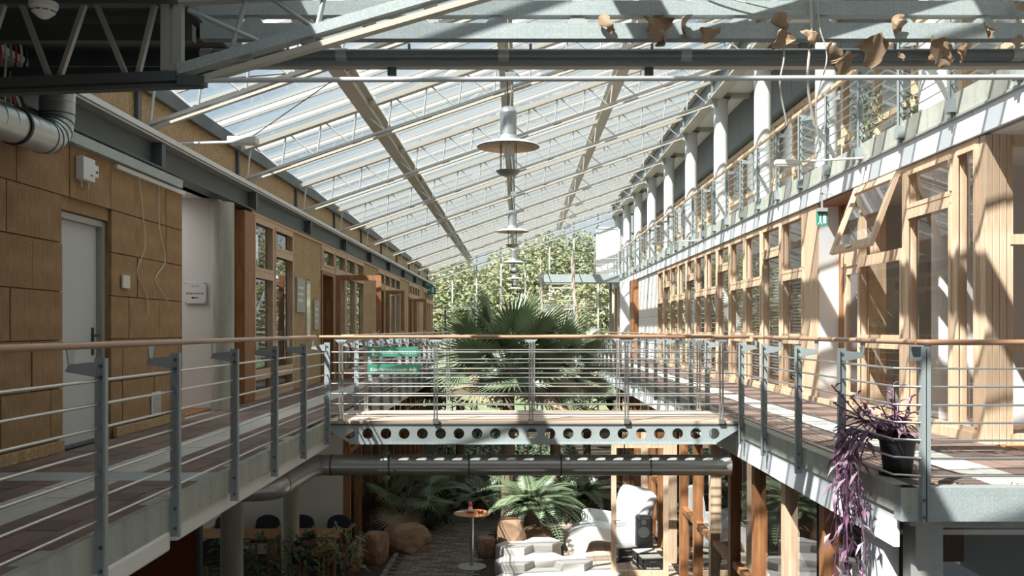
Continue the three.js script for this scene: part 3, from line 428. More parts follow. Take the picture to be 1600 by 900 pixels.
  for (const d of [BF + 0.03, BR - 0.14]) { slab('girder_flange', EL + 0.25, ER - 0.28, -0.285, -0.272, -(d - 0.03), -(d + 0.05), M.galv, b); slab('girder_flange', EL - 0.05, ER + 0.05, -0.052, -0.036, -(d - 0.02), -(d + 0.06), M.steelDark, b); }
  for (let k = 0; k < 5; k++) slab('cross_beam', EL + 0.5 + k, EL + 0.56 + k, -0.14, -0.05, -(BF + 0.06), -(BR - 0.16), M.steelDark, b);
  function bridgeRail(d, label, xs) {
    const t = thing('bridge_railing', label, 'railing', [0, 0, -d]);
    for (const x of xs) { slab('post', x - 0.026, x - 0.008, -0.02, 0.98, -0.012, 0.012, M.inox, t); slab('post', x + 0.008, x + 0.026, -0.02, 0.98, -0.012, 0.012, M.inox, t); slab('foot', x - 0.035, x + 0.035, -0.03, 0.03, -0.02, 0.02, M.inox, t); mesh('rail_saddle', extr([[-0.03, 0], [0.03, 0], [0.1, 0.06], [-0.1, 0.06]], 0.01), M.galv, t, [x, 0.955, -0.005]); }
    for (const y of RODS) rod('rod', V(EL + 0.03, y, 0), V(ER - 0.03, y, 0), 0.0085, M.inox, t, 6);
    rod('handrail', V(EL - 0.12, 1.03, 0), V(ER + 0.12, 1.03, 0), 0.021, M.rail, t, 10); return t;
  }
  bridgeRail(BF, 'stainless railing on the near side of the footbridge', [-2.155, -0.995, 0.17, 1.34, 2.5]);
  bridgeRail(BR - 0.1, 'stainless railing on the far side of the footbridge', [-2.08, -0.95, 0.22, 1.39, 2.5]);
  // direction signs
  function dirSign(y0, y1, text, arrow, label) {
    const t = thing('direction_sign', label, 'sign', [-1.70, 0, -12.5125], 'green room signs on the bridge'); slab('board', -0.355, 0.355, y0, y1, 0, 0.015, M.teal, t);
    const c = document.createElement('canvas'); c.width = 512; c.height = 104; const x = c.getContext('2d'); x.fillStyle = '#4f9c83'; x.fillRect(0, 0, 512, 104); x.fillStyle = '#eef5f0'; x.font = 'bold 50px sans-serif'; x.textBaseline = 'middle';
    if (arrow === 'up') { x.fillText(text, 112, 54); x.fillRect(42, 40, 18, 50); x.beginPath(); x.moveTo(51, 10); x.lineTo(80, 46); x.lineTo(22, 46); x.fill(); } else { x.fillText(text, 20, 54); x.fillRect(424, 46, 40, 18); x.beginPath(); x.moveTo(496, 55); x.lineTo(460, 28); x.lineTo(460, 82); x.fill(); }
    const tx = new THREE.CanvasTexture(c); tx.colorSpace = THREE.SRGBColorSpace; mesh('print', new THREE.PlaneGeometry(0.70, y1 - y0 - 0.006), mapped(tx, 0.55), t, [0, (y0 + y1) / 2, 0.017]);
    slab('hanger', -0.30, -0.28, y1, y1 + 0.04, 0, 0.006, M.inox, t); slab('hanger', 0.28, 0.30, y1, y1 + 0.04, 0, 0.006, M.inox, t);
  }
  dirSign(0.745, 0.885, 'Konferenzraum 2', 'up', 'upper green sign reading Konferenzraum 2 on the bridge railing'); dirSign(0.50, 0.645, 'Konferenzraum 4', 'r', 'lower green sign reading Konferenzraum 4 with arrow on the bridge railing');
  // duct under the bridge
  const du = thing('ventilation_duct', 'round metal ventilation duct slung below the footbridge', 'duct', [0, 0, 0]);
  const r = 0.13, dy = -0.585, dd = 11.44; const seg = [-2.33, -1.6, -0.6, 0.55, 1.67, 2.68];
  for (let k = 0; k < 5; k++) { const m2 = rod('duct_section', V(seg[k], dy, -dd), V(seg[k + 1], dy, -dd), r, M.ductWarm, du, 28); rod('joint_ring', V(seg[k] - 0.01, dy, -dd), V(seg[k] + 0.01, dy, -dd), r + 0.004, M.steelDark, du, 28); }
  mesh('elbow', tube([V(-2.33, dy, -dd), V(-2.48, dy, -dd + 0.03), V(-2.55, dy, -dd + 0.15), V(-2.57, dy, -dd + 0.3)], r, 16, 24), M.ductWarm, du); rod('duct_section', V(-2.57, dy, -11.14), V(-2.6, dy, -9.95), r, M.ductWarm, du, 28); mesh('elbow', tube([V(-2.6, dy, -9.95), V(-2.64, dy, -9.8), V(-2.76, dy, -9.72), V(-2.9, dy, -9.7)], r, 16, 24), M.ductWarm, du); rod('duct_section', V(-2.9, dy, -9.7), V(-4.2, dy, -9.7), r, M.steelDark, du, 28);
  for (const x of [-1.9, -0.9, 0.3, 1.35, 2.3]) rod('hanger', V(x, -0.28, -dd), V(x, dy + r, -dd), 0.008, M.steelDark, du, 6);
}
// ---------- near frame, deck, cross beams ----------
{
  const dk = thing('ceiling_flat_deck', 'dark metal roof deck with cross ribs over the shaded gallery', 'roof deck', [0, 0, 0], null, 'structure');
  slab('deck_sheet', -9, -2.36, 3.46, 3.52, 4.2, -7.66, M.deck, dk); for (let k = 0; k < 11; k++) slab('deck_rib', -9, -2.36, 3.40, 3.46, -(0.5 + k * 0.66), -(0.72 + k * 0.66), M.deck, dk); slab('end_flashing', -4.44, -2.36, 3.34, 3.54, -7.66, -7.70, M.steelDark, dk); slab('side_flashing', -2.36, -2.33, 3.40, 4.3, 4.2, -7.70, M.steelDark, dk);
  slab('purlin', -4.44, -2.36, 3.22, 3.34, -6.60, -6.68, M.steelDark, dk); slab('purlin', -4.44, -2.36, 3.12, 3.2, -7.2, -7.28, M.deck, dk);  // cross beams continued under the deck, its shade put into their darker colour
  const fr = thing('near_frame', 'lattice girder coloured dark for the deck shade, kinking up into an inclined rafter under the roof deck', 'roof truss', [0, 0, -6.2]);
  const K = V(-2.33, 2.84, 0), Lf = V(-4.42, 2.76, 0);
  bar('bottom_chord', Lf, K.clone().add(V(0.02, 0, 0)), 0.11, 0.065, M.steelDark, fr); bar('bottom_chord_flange', Lf.clone().add(V(0, -0.06, 0)), K.clone().add(V(0.18, -0.055, 0)), 0.08, 0.026, M.steelDark, fr); bar('top_chord', V(-4.42, 3.36, 0), V(-2.3, 3.36, 0), 0.1, 0.06, M.steelDark, fr);  // chords below the deck take dark steel to stand for its shade
  slab('king_post', -2.42, -2.36, 2.84, 3.38, -0.035, 0.035, M.steel, fr); slab('king_post', -2.335, -2.28, 2.84, 3.38, -0.035, 0.035, M.steel, fr);
  for (const [a, b] of [[-2.47, -2.59], [-2.87, -2.66], [-2.95, -3.12], [-3.38, -3.19], [-3.5, -3.66], [-3.9, -3.74], [-4.0, -4.2]]) bar('web_bar', V(a, 3.34, 0), V(b, 2.84, 0), 0.04, 0.03, M.steel, fr);
  const R = (x) => V(x, 2.84 + 0.288 * (x + 2.33), 0), n = 12;
  bar('rafter_upper', K.clone().add(V(0.03, 0.045, 0)), R(3.6).add(V(0, 0.055, 0)), 0.10, 0.07, M.galv, fr); bar('rafter_lower', K.clone().add(V(0.15, -0.025, 0)), R(3.6).add(V(0, -0.05, 0)), 0.08, 0.04, M.chord, fr);
  for (let i = 0; i < n; i++) { const x = -1.85 + i * 0.42; slab('spacer', x - 0.045, x + 0.045, R(x).y - 0.035, R(x).y + 0.025, -0.02, 0.02, M.steel, fr); }
  rod('web_bar', V(-2.24, 3.3, 0), R(-1.76).add(V(0, 0.08, 0)), 0.02, M.galv, fr, 6); rod('web_bar', V(-1.85, 3.36, 0), R(-1.95).add(V(0, 0.08, 0)), 0.018, M.galv, fr, 6); rod('web_bar', V(-1.7, 3.4, 0), R(-1.4).add(V(0, 0.08, 0)), 0.018, M.galv, fr, 6); rod('web_bar', V(-1.3, 3.45, 0), R(-1.36).add(V(0, 0.08, 0)), 0.018, M.galv, fr, 6);
  bar('top_stub', V(-2.36, 3.36, 0), V(-1.2, 3.42, 0), 0.08, 0.05, M.steel, fr);
  const tie = thing('tie_rod', 'long pale horizontal tie rod crossing under the roof', 'tie rod', [0, 0, -6.2]); rod('shaft', V(-2.2, 2.815, 0.02), V(4.45, 2.84, 0.02), 0.018, M.web, tie, 12); slab('end_clamp', -2.3, -2.12, 2.775, 2.84, -0.03, 0.06, M.steelDark, tie); slab('wall_plate', 4.44, 4.49, 2.75, 2.92, -0.04, 0.08, M.steel, tie);
  // twin galvanised cross beams
  const cb = thing('cross_beam', 'twin galvanised cross beams with leaf litter spanning the near roof', 'beam', [0, 0, -6.6]);
  for (const [y, h] of [[3.455, 0.092], [3.288, 0.1]]) { slab('beam_face', -2.3, 6, y - h / 2, y + h / 2, 0.0, 0.012, M.galv, cb); slab('beam_lip', -2.3, 6, y - h / 2 - 0.008, y - h / 2, -0.08, 0.012, M.galv, cb); slab('beam_lip', -2.3, 6, y + h / 2, y + h / 2 + 0.006, -0.08, 0.012, M.galv, cb); }
  const tri = extr([[-0.085, 0], [0.085, 0], [0.03, 0.07], [-0.03, 0.07]], 0.01);
  for (let k = -2; k < 9; k++) mesh('gusset', tri, M.galv, cb, [-0.74 + k * 0.59, 3.338, -0.01]);
  const pp = thing('downpipe', 'dark grey drain pipe hanging below the galvanised cross beams', 'pipe', [0, 0, -6.735]); const ds = [-2.3, -1.3, -0.1, 1.25, 2.6, 3.7, 6];
  for (let k = 0; k < 6; k++) { rod('pipe_section', V(ds[k], 3.156, 0), V(ds[k + 1], 3.156, 0), 0.041, M.pipe, pp, 20); rod('collar', V(ds[k] - 0.04, 3.156, 0), V(ds[k] + 0.04, 3.156, 0), 0.047, M.steel, pp, 20); }
  for (let k = 0; k < 8; k++) bar('strap', V(-1.7 + k * 0.9, 3.11, 0), V(-1.7 + k * 0.9, 3.24, 0), 0.02, 0.006, M.galv, pp, V(0, 0, 1));
  const an = thing('angle_purlin', 'dark steel angle running beneath the drain pipe', 'beam', [0, 0, -6.83]); slab('leg', -2.3, 6, 3.085, 3.11, -0.04, 0.05, M.steel, an); slab('upright', -2.3, 6, 3.11, 3.24, -0.04, -0.03, M.galv, an);
  for (const x of [-0.94, 0.99]) slab('lug', x - 0.032, x + 0.032, 3.03, 3.085, -0.02, 0.02, M.steelDark, an);
  // smoke detector
  const sd = thing('smoke_detector', 'cream dome smoke detector on the dark roof deck', 'smoke detector', [-2.97, 3.07, -5.7]); mesh('base', new THREE.CylinderGeometry(0.085, 0.085, 0.03, 28), M.cream, sd, [0, 0.085, 0]); mesh('dome', lathe([[0.001, -0.005], [0.03, 0.005], [0.07, 0.04], [0.078, 0.07]], 28), M.cream, sd); for (let k = 0; k < 10; k++) { const a = k / 10 * 6.283; mesh('slot', box(0.03, 0.005, 0.006), M.black, sd, [Math.sin(a) * 0.071, 0.042, Math.cos(a) * 0.071], [0, a, 0]); } rod('mount', V(0, 0.09, 0), V(0, 0.335, 0), 0.012, M.steel, sd);
  // spiral duct above the earth wall
  const sp = thing('spiral_duct', 'large spiral metal duct turning upward above the earth wall', 'duct', [0, 0, 0]); const pts = [V(-3.98, 2.70, -4.2), V(-3.98, 2.72, -6.2), V(-3.98, 2.74, -7.5)]; const rD = 0.142;
  rod('run', V(-4.0, 2.68, -4), V(-3.98, 2.74, -7.62), rD, M.duct, sp, 32);
  { const g = []; for (let k = 0; k <= 10; k++) { const a = k / 10 * Math.PI / 2; g.push(V(-3.98, 2.74 + 0.24 * (1 - Math.cos(a)), -(7.62 + 0.24 * Math.sin(a)))); } mesh('bend', tube(g, rD, 24, 32), M.duct, sp); for (let k = 0; k <= 5; k++) { const a = k / 5 * Math.PI / 2; const c = V(-3.98, 2.74 + 0.24 * (1 - Math.cos(a)), -(7.62 + 0.24 * Math.sin(a))), t = V(0, Math.sin(a), -Math.cos(a)); rod('seam', c.clone().addScaledVector(t, -0.005), c.clone().addScaledVector(t, 0.005), rD + 0.004, M.steelDark, sp, 32); } }
  rod('riser', V(-3.98, 2.98, -7.86), V(-3.98, 3.95, -7.92), rD, M.duct, sp, 32);
  for (let d = 4.3; d < 7.6; d += 0.16) rod('seam', V(-3.985, 2.685 + (d - 4) * 0.0166, -d), V(-3.985, 2.685 + (d - 4) * 0.0166, -(d + 0.006)), rD + 0.003, M.steel, sp, 32);
  rod('clamp', V(-3.98, 2.733, -7.18), V(-3.98, 2.733, -7.21), rD + 0.012, M.black, sp, 32); for (const y of [3.08, 3.2, 3.32]) rod('seam', V(-3.98, y, -7.86), V(-3.98, y + 0.006, -7.86), rD + 0.003, M.steel, sp, 32);
  // cables on the wall top by the duct
  for (let k = 0; k < 6; k++) { const x = -4.1 + 0.03 * k, z = -7.2 - 0.02 * k; single('cable', tube([V(x, 3.42, z), V(x + 0.01, 3.3, z), V(x + 0.03 * Math.sin(k), 3.06, z + 0.05), V(x, 2.9, z)], 0.009, 20, 6), [M.red, M.whiteWarm, M.steel, M.red, M.whiteWarm, M.dark][k], 'thin ' + ['red', 'white', 'grey', 'dull red', 'off-white', 'black'][k] + ' cable in the bundle above the spiral duct', 'cable', 'cable bundle above the spiral duct'); }
  // dried leaves on the cross beams
  const curl = (q) => { const b = new Buf(), P = (u, v) => { const w = 0.075 * Math.pow(Math.sin(Math.PI * (0.08 + 0.9 * u)), 0.7) * (1 + 0.35 * Math.sin(u * 13 + q + v * 2)), a = v * (1.1 + 0.8 * Math.sin(u * 3 + q)); return V(w * Math.sin(a) * 1.4 + 0.05 * Math.sin(u * 2.5 + q), -0.21 * u + 0.03 * Math.sin(u * 5 + q), w * (1 - Math.cos(a)) * 1.3 + 0.06 * u * u); }; for (let i = 0; i < 9; i++) for (let j = -3; j < 3; j++) b.quad(P(i / 9, j / 3), P((i + 1) / 9, j / 3), P((i + 1) / 9, (j + 1) / 3), P(i / 9, (j + 1) / 3)); return b.geo(); }; const curls = [0, 1.7, 3.1, 4.6].map(curl);
  const spots = [[1.0, 3.45, 1], [1.22, 3.42, 1], [0.62, 3.42, 1], [1.5, 3.42, 1], [1.08, 3.27, .6], [1.95, 3.30, .8], [2.3, 3.22, 1.3], [2.42, 3.20, 1.1], [2.25, 3.28, .7], [2.66, 3.28, 1.2, 1], [2.86, 3.16, .7], [3.06, 3.28, 1.2, 1], [3.2, 3.27, .9], [3.36, 3.2, .7], [3.72, 3.26, .8, 1], [3.5, 3.43, .7], [2.8, 3.43, .6], [2.0, 3.43, .7], [4.0, 3.3, .9], [3.74, 3.58, .7]];
  spots.forEach(([x, y, s, l], i) => { const m = single('dried_leaf', curls[i % 4], M.dry, 'curled brown dried leaf, ' + (ORD[i] || ['seventeenth', 'eighteenth', 'nineteenth', 'twentieth'][i - 16]) + ' of those caught on the galvanised beams', 'dried leaf', 'dried leaves on the cross beams', null, [x * 0.965, 1.12 + (y - 1.12) * 0.965 + (i % 3) * 0.02, -6.54]); m.scale.setScalar(s * 0.82); m.rotation.set(0.4 * Math.sin(i * 3), i * 1.3, 0.5 * Math.sin(i * 5)); });
  const vine = (pts, r, label) => single('dried_vine', tube(pts, r, 40, 5), M.straw, label, 'vine', 'dried climber stems');
  vine([V(2.10, 3.8, -6.55), V(2.12, 3.3, -6.55), V(2.10, 2.9, -6.57), V(2.16, 2.6, -6.6)], 0.011, 'thick straw-coloured dry climber stem hanging past the tie rod'); vine([V(2.15, 3.7, -6.55), V(2.18, 3.3, -6.55), V(2.24, 3.1, -6.57), V(2.16, 2.75, -6.57), V(2.2, 2.4, -6.6)], 0.006, 'thin dry climber stem looping beside the thick one'); vine([V(1.0, 3.75, -6.55), V(1.4, 3.55, -6.55), V(1.75, 3.45, -6.55), V(2.0, 3.4, -6.55)], 0.005, 'dry climber stem creeping sideways over the upper galvanised beam'); vine([V(1.9, 3.3, -6.57), V(1.93, 3.1, -6.57), V(1.9, 2.9, -6.57), V(1.95, 2.6, -6.57)], 0.007, 'pale dry climber stem hanging left of the thick stem');
  // pendant lamps
  for (let k = 0; k < 5; k++) {
    const t = thing('pendant_lamp', ORD[k] + ' pendant lamp with saucer shade in the row under the middle purlin', 'lamp', [-0.085, 2.9, -(8.7 + 7.55 * k)], 'pendant lamps under the middle purlin');
    mesh('housing', lathe([[0.001, 0.36], [0.05, 0.35], [0.078, 0.31], [0.085, 0.29], [0.08, 0.28], [0.08, 0.08], [0.09, 0.07], [0.105, 0.03], [0.11, 0.02]], 28), M.duct, t); mesh('shade', lathe([[0.1, 0.022], [0.2, 0.012], [0.30, -0.028], [0.302, -0.034], [0.2, 0.0], [0.1, 0.01], [0.05, 0.005]], 36), M.white, t);
    mesh('reflector', lathe([[0.02, -0.002], [0.12, -0.004], [0.2, -0.012], [0.285, -0.036]], 32), std([0.66, 0.47, 0.33], 0.3, 0.4), t); mesh('bowl', lathe([[0.118, -0.26], [0.11, -0.275], [0.08, -0.30], [0.04, -0.315], [0.001, -0.32]], 28), M.steel, t); mesh('bowl_cover', new THREE.CircleGeometry(0.116, 28), M.white, t, [0, -0.261, 0], [-Math.PI / 2, 0, 0]);
    for (let q = 0; q < 4; q++) { const a = q * Math.PI / 2 + 0.7; rod('stay', V(Math.cos(a) * 0.1, -0.26, Math.sin(a) * 0.1), V(Math.cos(a) * 0.1, 0, Math.sin(a) * 0.1), 0.004, M.steelDark, t, 6); }
    mesh('bulb', lathe([[0.001, -0.16], [0.03, -0.14], [0.04, -0.1], [0.03, -0.05], [0.02, 0]], 16), M.frost, t);
    rod('cable', V(0, 0.36, 0), V(-0.09, roofY(-0.18) - 0.16 - 2.9, 0), 0.007, M.black, t, 6); rod('hanger', V(0.02, 0.36, 0), V(0.04, 0.62, 0), 0.006, M.steel, t, 6); slab('pulley', -0.03, 0.08, 0.6, 0.68, -0.03, 0.03, M.galv, t, 0.006); rod('hanger', V(0.02, 0.68, 0), V(-0.06, roofY(-0.18) - 0.16 - 2.9, 0), 0.006, M.steel, t, 6);
  }
}
// ---------- end wall, stair, trees ----------
{
  const ew = thing('wall_back', 'tall glazed end wall of the atrium with slim steel mullions', 'glazed wall', [0, 0, -44.95], null, 'structure');
  const xs = [-4.45, -3.2, -2.0, -0.8, 0.4, 1.6, 2.8, 4.0, 5.2, 6.6];
  for (let i = 0; i < xs.length; i++) { slab('mullion', xs[i] - 0.035, xs[i] + 0.035, GY, roofY(Math.min(xs[i], 4.7)) - 0.05, -0.06, 0.06, M.web, ew); if (i < xs.length - 1) for (const [a, b] of [[GY + 0.1, 0], [0, 2.2], [2.2, roofY(xs[i]) - 0.1]]) mesh('pane', new THREE.PlaneGeometry(xs[i + 1] - xs[i] - 0.07, b - a), M.glass, ew, [(xs[i] + xs[i + 1]) / 2, (a + b) / 2, 0]); }
  for (const y of [0, 2.2]) slab('transom', -4.45, 6.6, y - 0.04, y + 0.04, -0.05, 0.05, M.steel, ew); slab('sill', -4.45, 6.6, GY, GY + 0.1, -0.08, 0.08, M.conc, ew);
  // cross walkway and steel stair at the far end
  const st = thing('steel_stair', 'open steel stair with pale treads at the far end of the atrium', 'staircase', [0, 0, 0]);
  for (let k = 0; k < 17; k++) slab('tread', 1.05, 2.35, 0.05 + k * 0.19, 0.09 + k * 0.19, -(35 + k * 0.28), -(35.27 + k * 0.28), M.slab, st); bar('stringer', V(1.02, -0.05, -34.9), V(1.02, 3.45, -40), 0.05, 0.22, M.steel, st); bar('stringer', V(2.38, -0.05, -34.9), V(2.38, 3.45, -40), 0.05, 0.22, M.steel, st); for (const x of [1.02, 2.38]) { rod('handrail', V(x, 1.0, -35), V(x, 4.4, -39.9), 0.025, M.rail, st); for (let k = 0; k < 5; k++) rod('baluster', V(x, 0.1 + k * 0.8, -(35.1 + k * 1.18)), V(x, 1.05 + k * 0.8, -(35.1 + k * 1.18)), 0.02, M.web, st); }
  const pf = thing('stair_landing', 'grey steel landing joining the far stair to the upper gallery', 'landing', [0, 0, 0]); slab('deck', 1.0, 4.5, 3.25, 3.5, -40.0, -42.4, M.steel, pf); slab('edge', 1.0, 4.5, 3.2, 3.55, -39.95, -40.0, M.galv, pf); for (let k = 0; k < 4; k++) rod('rail_bar', V(2.45, 3.75 + k * 0.25, -40), V(4.5, 3.75 + k * 0.25, -40), 0.012, M.web, pf, 6); for (const x of [2.45, 3.4, 4.45]) rod('post', V(x, 3.5, -40), V(x, 4.6, -40), 0.02, M.web, pf); for (const [x, z] of [[1.1, -41.8], [4.3, -41.8], [1.1, -40.2]]) rod('leg', V(x, GY, z), V(x, 3.25, z), 0.06, M.galv, pf, 12);
  const lb = thing('stair_landing', 'slim walkway beam across the far end joining both galleries', 'walkway', [0, 0, 0]); slab('deck', EL, ER, -0.2, 0, -43.2, -44.6, M.conc, lb); rod('handrail', V(EL, 1.03, -43.2), V(ER, 1.03, -43.2), 0.025, M.rail, lb); for (let k = 0; k < 6; k++) rod('rail_bar', V(EL, 0.15 + k * 0.14, -43.2), V(ER, 0.15 + k * 0.14, -43.2), 0.01, M.web, lb, 6); for (let k = 0; k < 6; k++) rod('post', V(EL + 0.1 + k * 0.95, 0, -43.2), V(EL + 0.1 + k * 0.95, 1.02, -43.2), 0.02, M.web, lb);
  const wp = thing('white_door', 'white panel door standing beside the far stair landing', 'door', [3.75, 3.5, -42.3]); slab('leaf', 0, 0.95, 0.02, 2.3, -0.03, 0.03, M.white, wp); slab('frame', -0.08, 0, 0, 2.4, -0.05, 0.05, M.white, wp); slab('frame', 0.95, 1.03, 0, 2.4, -0.05, 0.05, M.white, wp); slab('frame', -0.08, 1.03, 2.3, 2.4, -0.05, 0.05, M.white, wp);
  for (const [x, d] of [[-2.15, 42.8], [-3.4, 43]]) { const t = thing('pipe_stand', x > -3 ? 'dark slender vent pipe standing before the far glazing' : 'slim dark vent pipe nearest the far exit sign', 'pipe', [x, 0, -d]); rod('shaft', V(0, GY, 0), V(0, x > -3 ? 2.6 : 2.0, 0), 0.05, M.steelDark, t, 10); rod('cap', V(0, x > -3 ? 2.6 : 2.0, 0), V(0, x > -3 ? 2.7 : 2.1, 0), 0.035, M.steelDark, t, 10); }
  const ex = thing('exit_sign', 'small green exit sign at the far end of the left gallery', 'exit sign', [-4.0, 2.95, -42]); slab('plate', -0.25, 0.25, -0.2, 0.18, -0.02, 0.02, M.green, ex); slab('arrow', -0.17, -0.02, -0.03, 0.03, 0.021, 0.023, M.white, ex); slab('door_symbol', 0.05, 0.16, -0.12, 0.12, 0.021, 0.023, M.white, ex); slab('arm', -0.3, -0.05, 0.18, 0.22, -0.02, 0.02, M.steel, ex);
  // outside: bank and trees
  const bank = thing('hillside', 'grassy bank rising behind the far glazing', 'hillside', [0, 0, 0], null, 'structure');
  { const g = new THREE.PlaneGeometry(140, 60, 40, 20); g.rotateX(-Math.PI / 2); const p = g.attributes.position; for (let i = 0; i < p.count; i++) { const z = p.getZ(i) - 80; p.setZ(i, z); p.setY(i, GY - 0.3 + Math.min(4, Math.max(0, (-z - 50)) * 0.38) + fbm(p.getX(i) * 0.1, z * 0.1, 1, 3) * 1.5); } g.computeVertexNormals(); mesh('turf', g, M.leafLight, bank); }
  const leafQ = new Buf(); leafQ.leaf(V(0, 0, 0), V(0.3, 0.2, 1).normalize(), V(1, 0, -0.3).normalize(), 0.42, 0.26, 0.2, 0.3).leaf(V(0.1, 0.05, 0.1), V(-0.8, 0.3, 0.2).normalize(), V(0.2, 0.2, 1).normalize(), 0.38, 0.24, 0.2, 0.3).leaf(V(0, 0, 0), V(0.5, -0.5, -0.6).normalize(), V(0.7, 0.2, -0.4).normalize(), 0.38, 0.24, 0.2, 0.3); const lq = leafQ.geo();
  const kinds = ['pale green', 'mid green', 'yellowish green'];
  const spots = [[-6.5, 53, 4.5, 3.0], [-2.5, 54, 5, 2.9], [1.5, 53, 4.6, 3.0], [5.2, 55, 5.5, 3.2], [9, 56, 6, 3.4], [-10, 57, 5, 3.4], [-0.5, 59, 4.6, 3.2], [4, 60, 6, 3.4], [-5, 60, 4.4, 3.2], [2, 61.5, 5.5, 3.6], [11, 61, 7, 4]];
  spots.forEach(([x, d, cy, R], i) => {
    const t = thing('tree', ORD[i] + ' of the leafy ' + kinds[i % 3] + ' trees outside the end glazing', 'tree', [x, GY + Math.max(0, d - 50) * 0.38 - 0.3, -d], 'trees beyond the end wall'); const c0 = cy * 0.55;
    rod('trunk', V(0, -0.6, 0), V(0.2, c0, 0), 0.16, M.bark, t, 8, 0.09); for (let k = 0; k < 4; k++) rod('branch', V(0.1, c0 * (0.5 + k * 0.12), 0), V(Math.cos(k * 1.7) * R * 0.5, c0 + 0.8 + k * 0.2, Math.sin(k * 1.7) * R * 0.5), 0.05, M.bark, t, 6, 0.02);
    const N = 3000, lp = lq.attributes.position, ln = lp.count, P = new Float32Array(N * ln * 3), C = new Float32Array(N * ln * 3), o = new THREE.Object3D(), w = V(0, 0, 0);
    for (let k = 0; k < N; k++) { const u = rr(-1, 1), a = rr(0, 6.283), r = Math.cbrt(rnd()) * R, q = Math.sqrt(1 - u * u); const lump = 1 + 0.25 * Math.sin(a * 3 + i) * Math.sin(u * 5 + i); o.position.set(q * Math.cos(a) * r * lump, c0 + 0.6 + u * r * 0.95 * lump, q * Math.sin(a) * r * lump); o.rotation.set(rr(-0.6, 0.6), rr(0, 6.28), rr(-0.6, 0.6)); o.scale.setScalar(rr(0.4, 0.95)); o.updateMatrix(); const g = rr(0.7, 1.25), c = [g * rr(0.9, 1.15), g, g * rr(0.75, 1.0)]; for (let q2 = 0; q2 < ln; q2++) { w.fromBufferAttribute(lp, q2).applyMatrix4(o.matrix); const z = (k * ln + q2) * 3; P[z] = w.x; P[z + 1] = w.y; P[z + 2] = w.z; C[z] = c[0]; C[z + 1] = c[1]; C[z + 2] = c[2]; } }
    const cg = new THREE.BufferGeometry(); cg.setAttribute('position', new THREE.BufferAttribute(P, 3)); cg.setAttribute('color', new THREE.BufferAttribute(C, 3)); cg.computeVertexNormals(); mesh('crown', cg, i % 3 === 1 ? M.tree : M.tree2, t);
  });
}
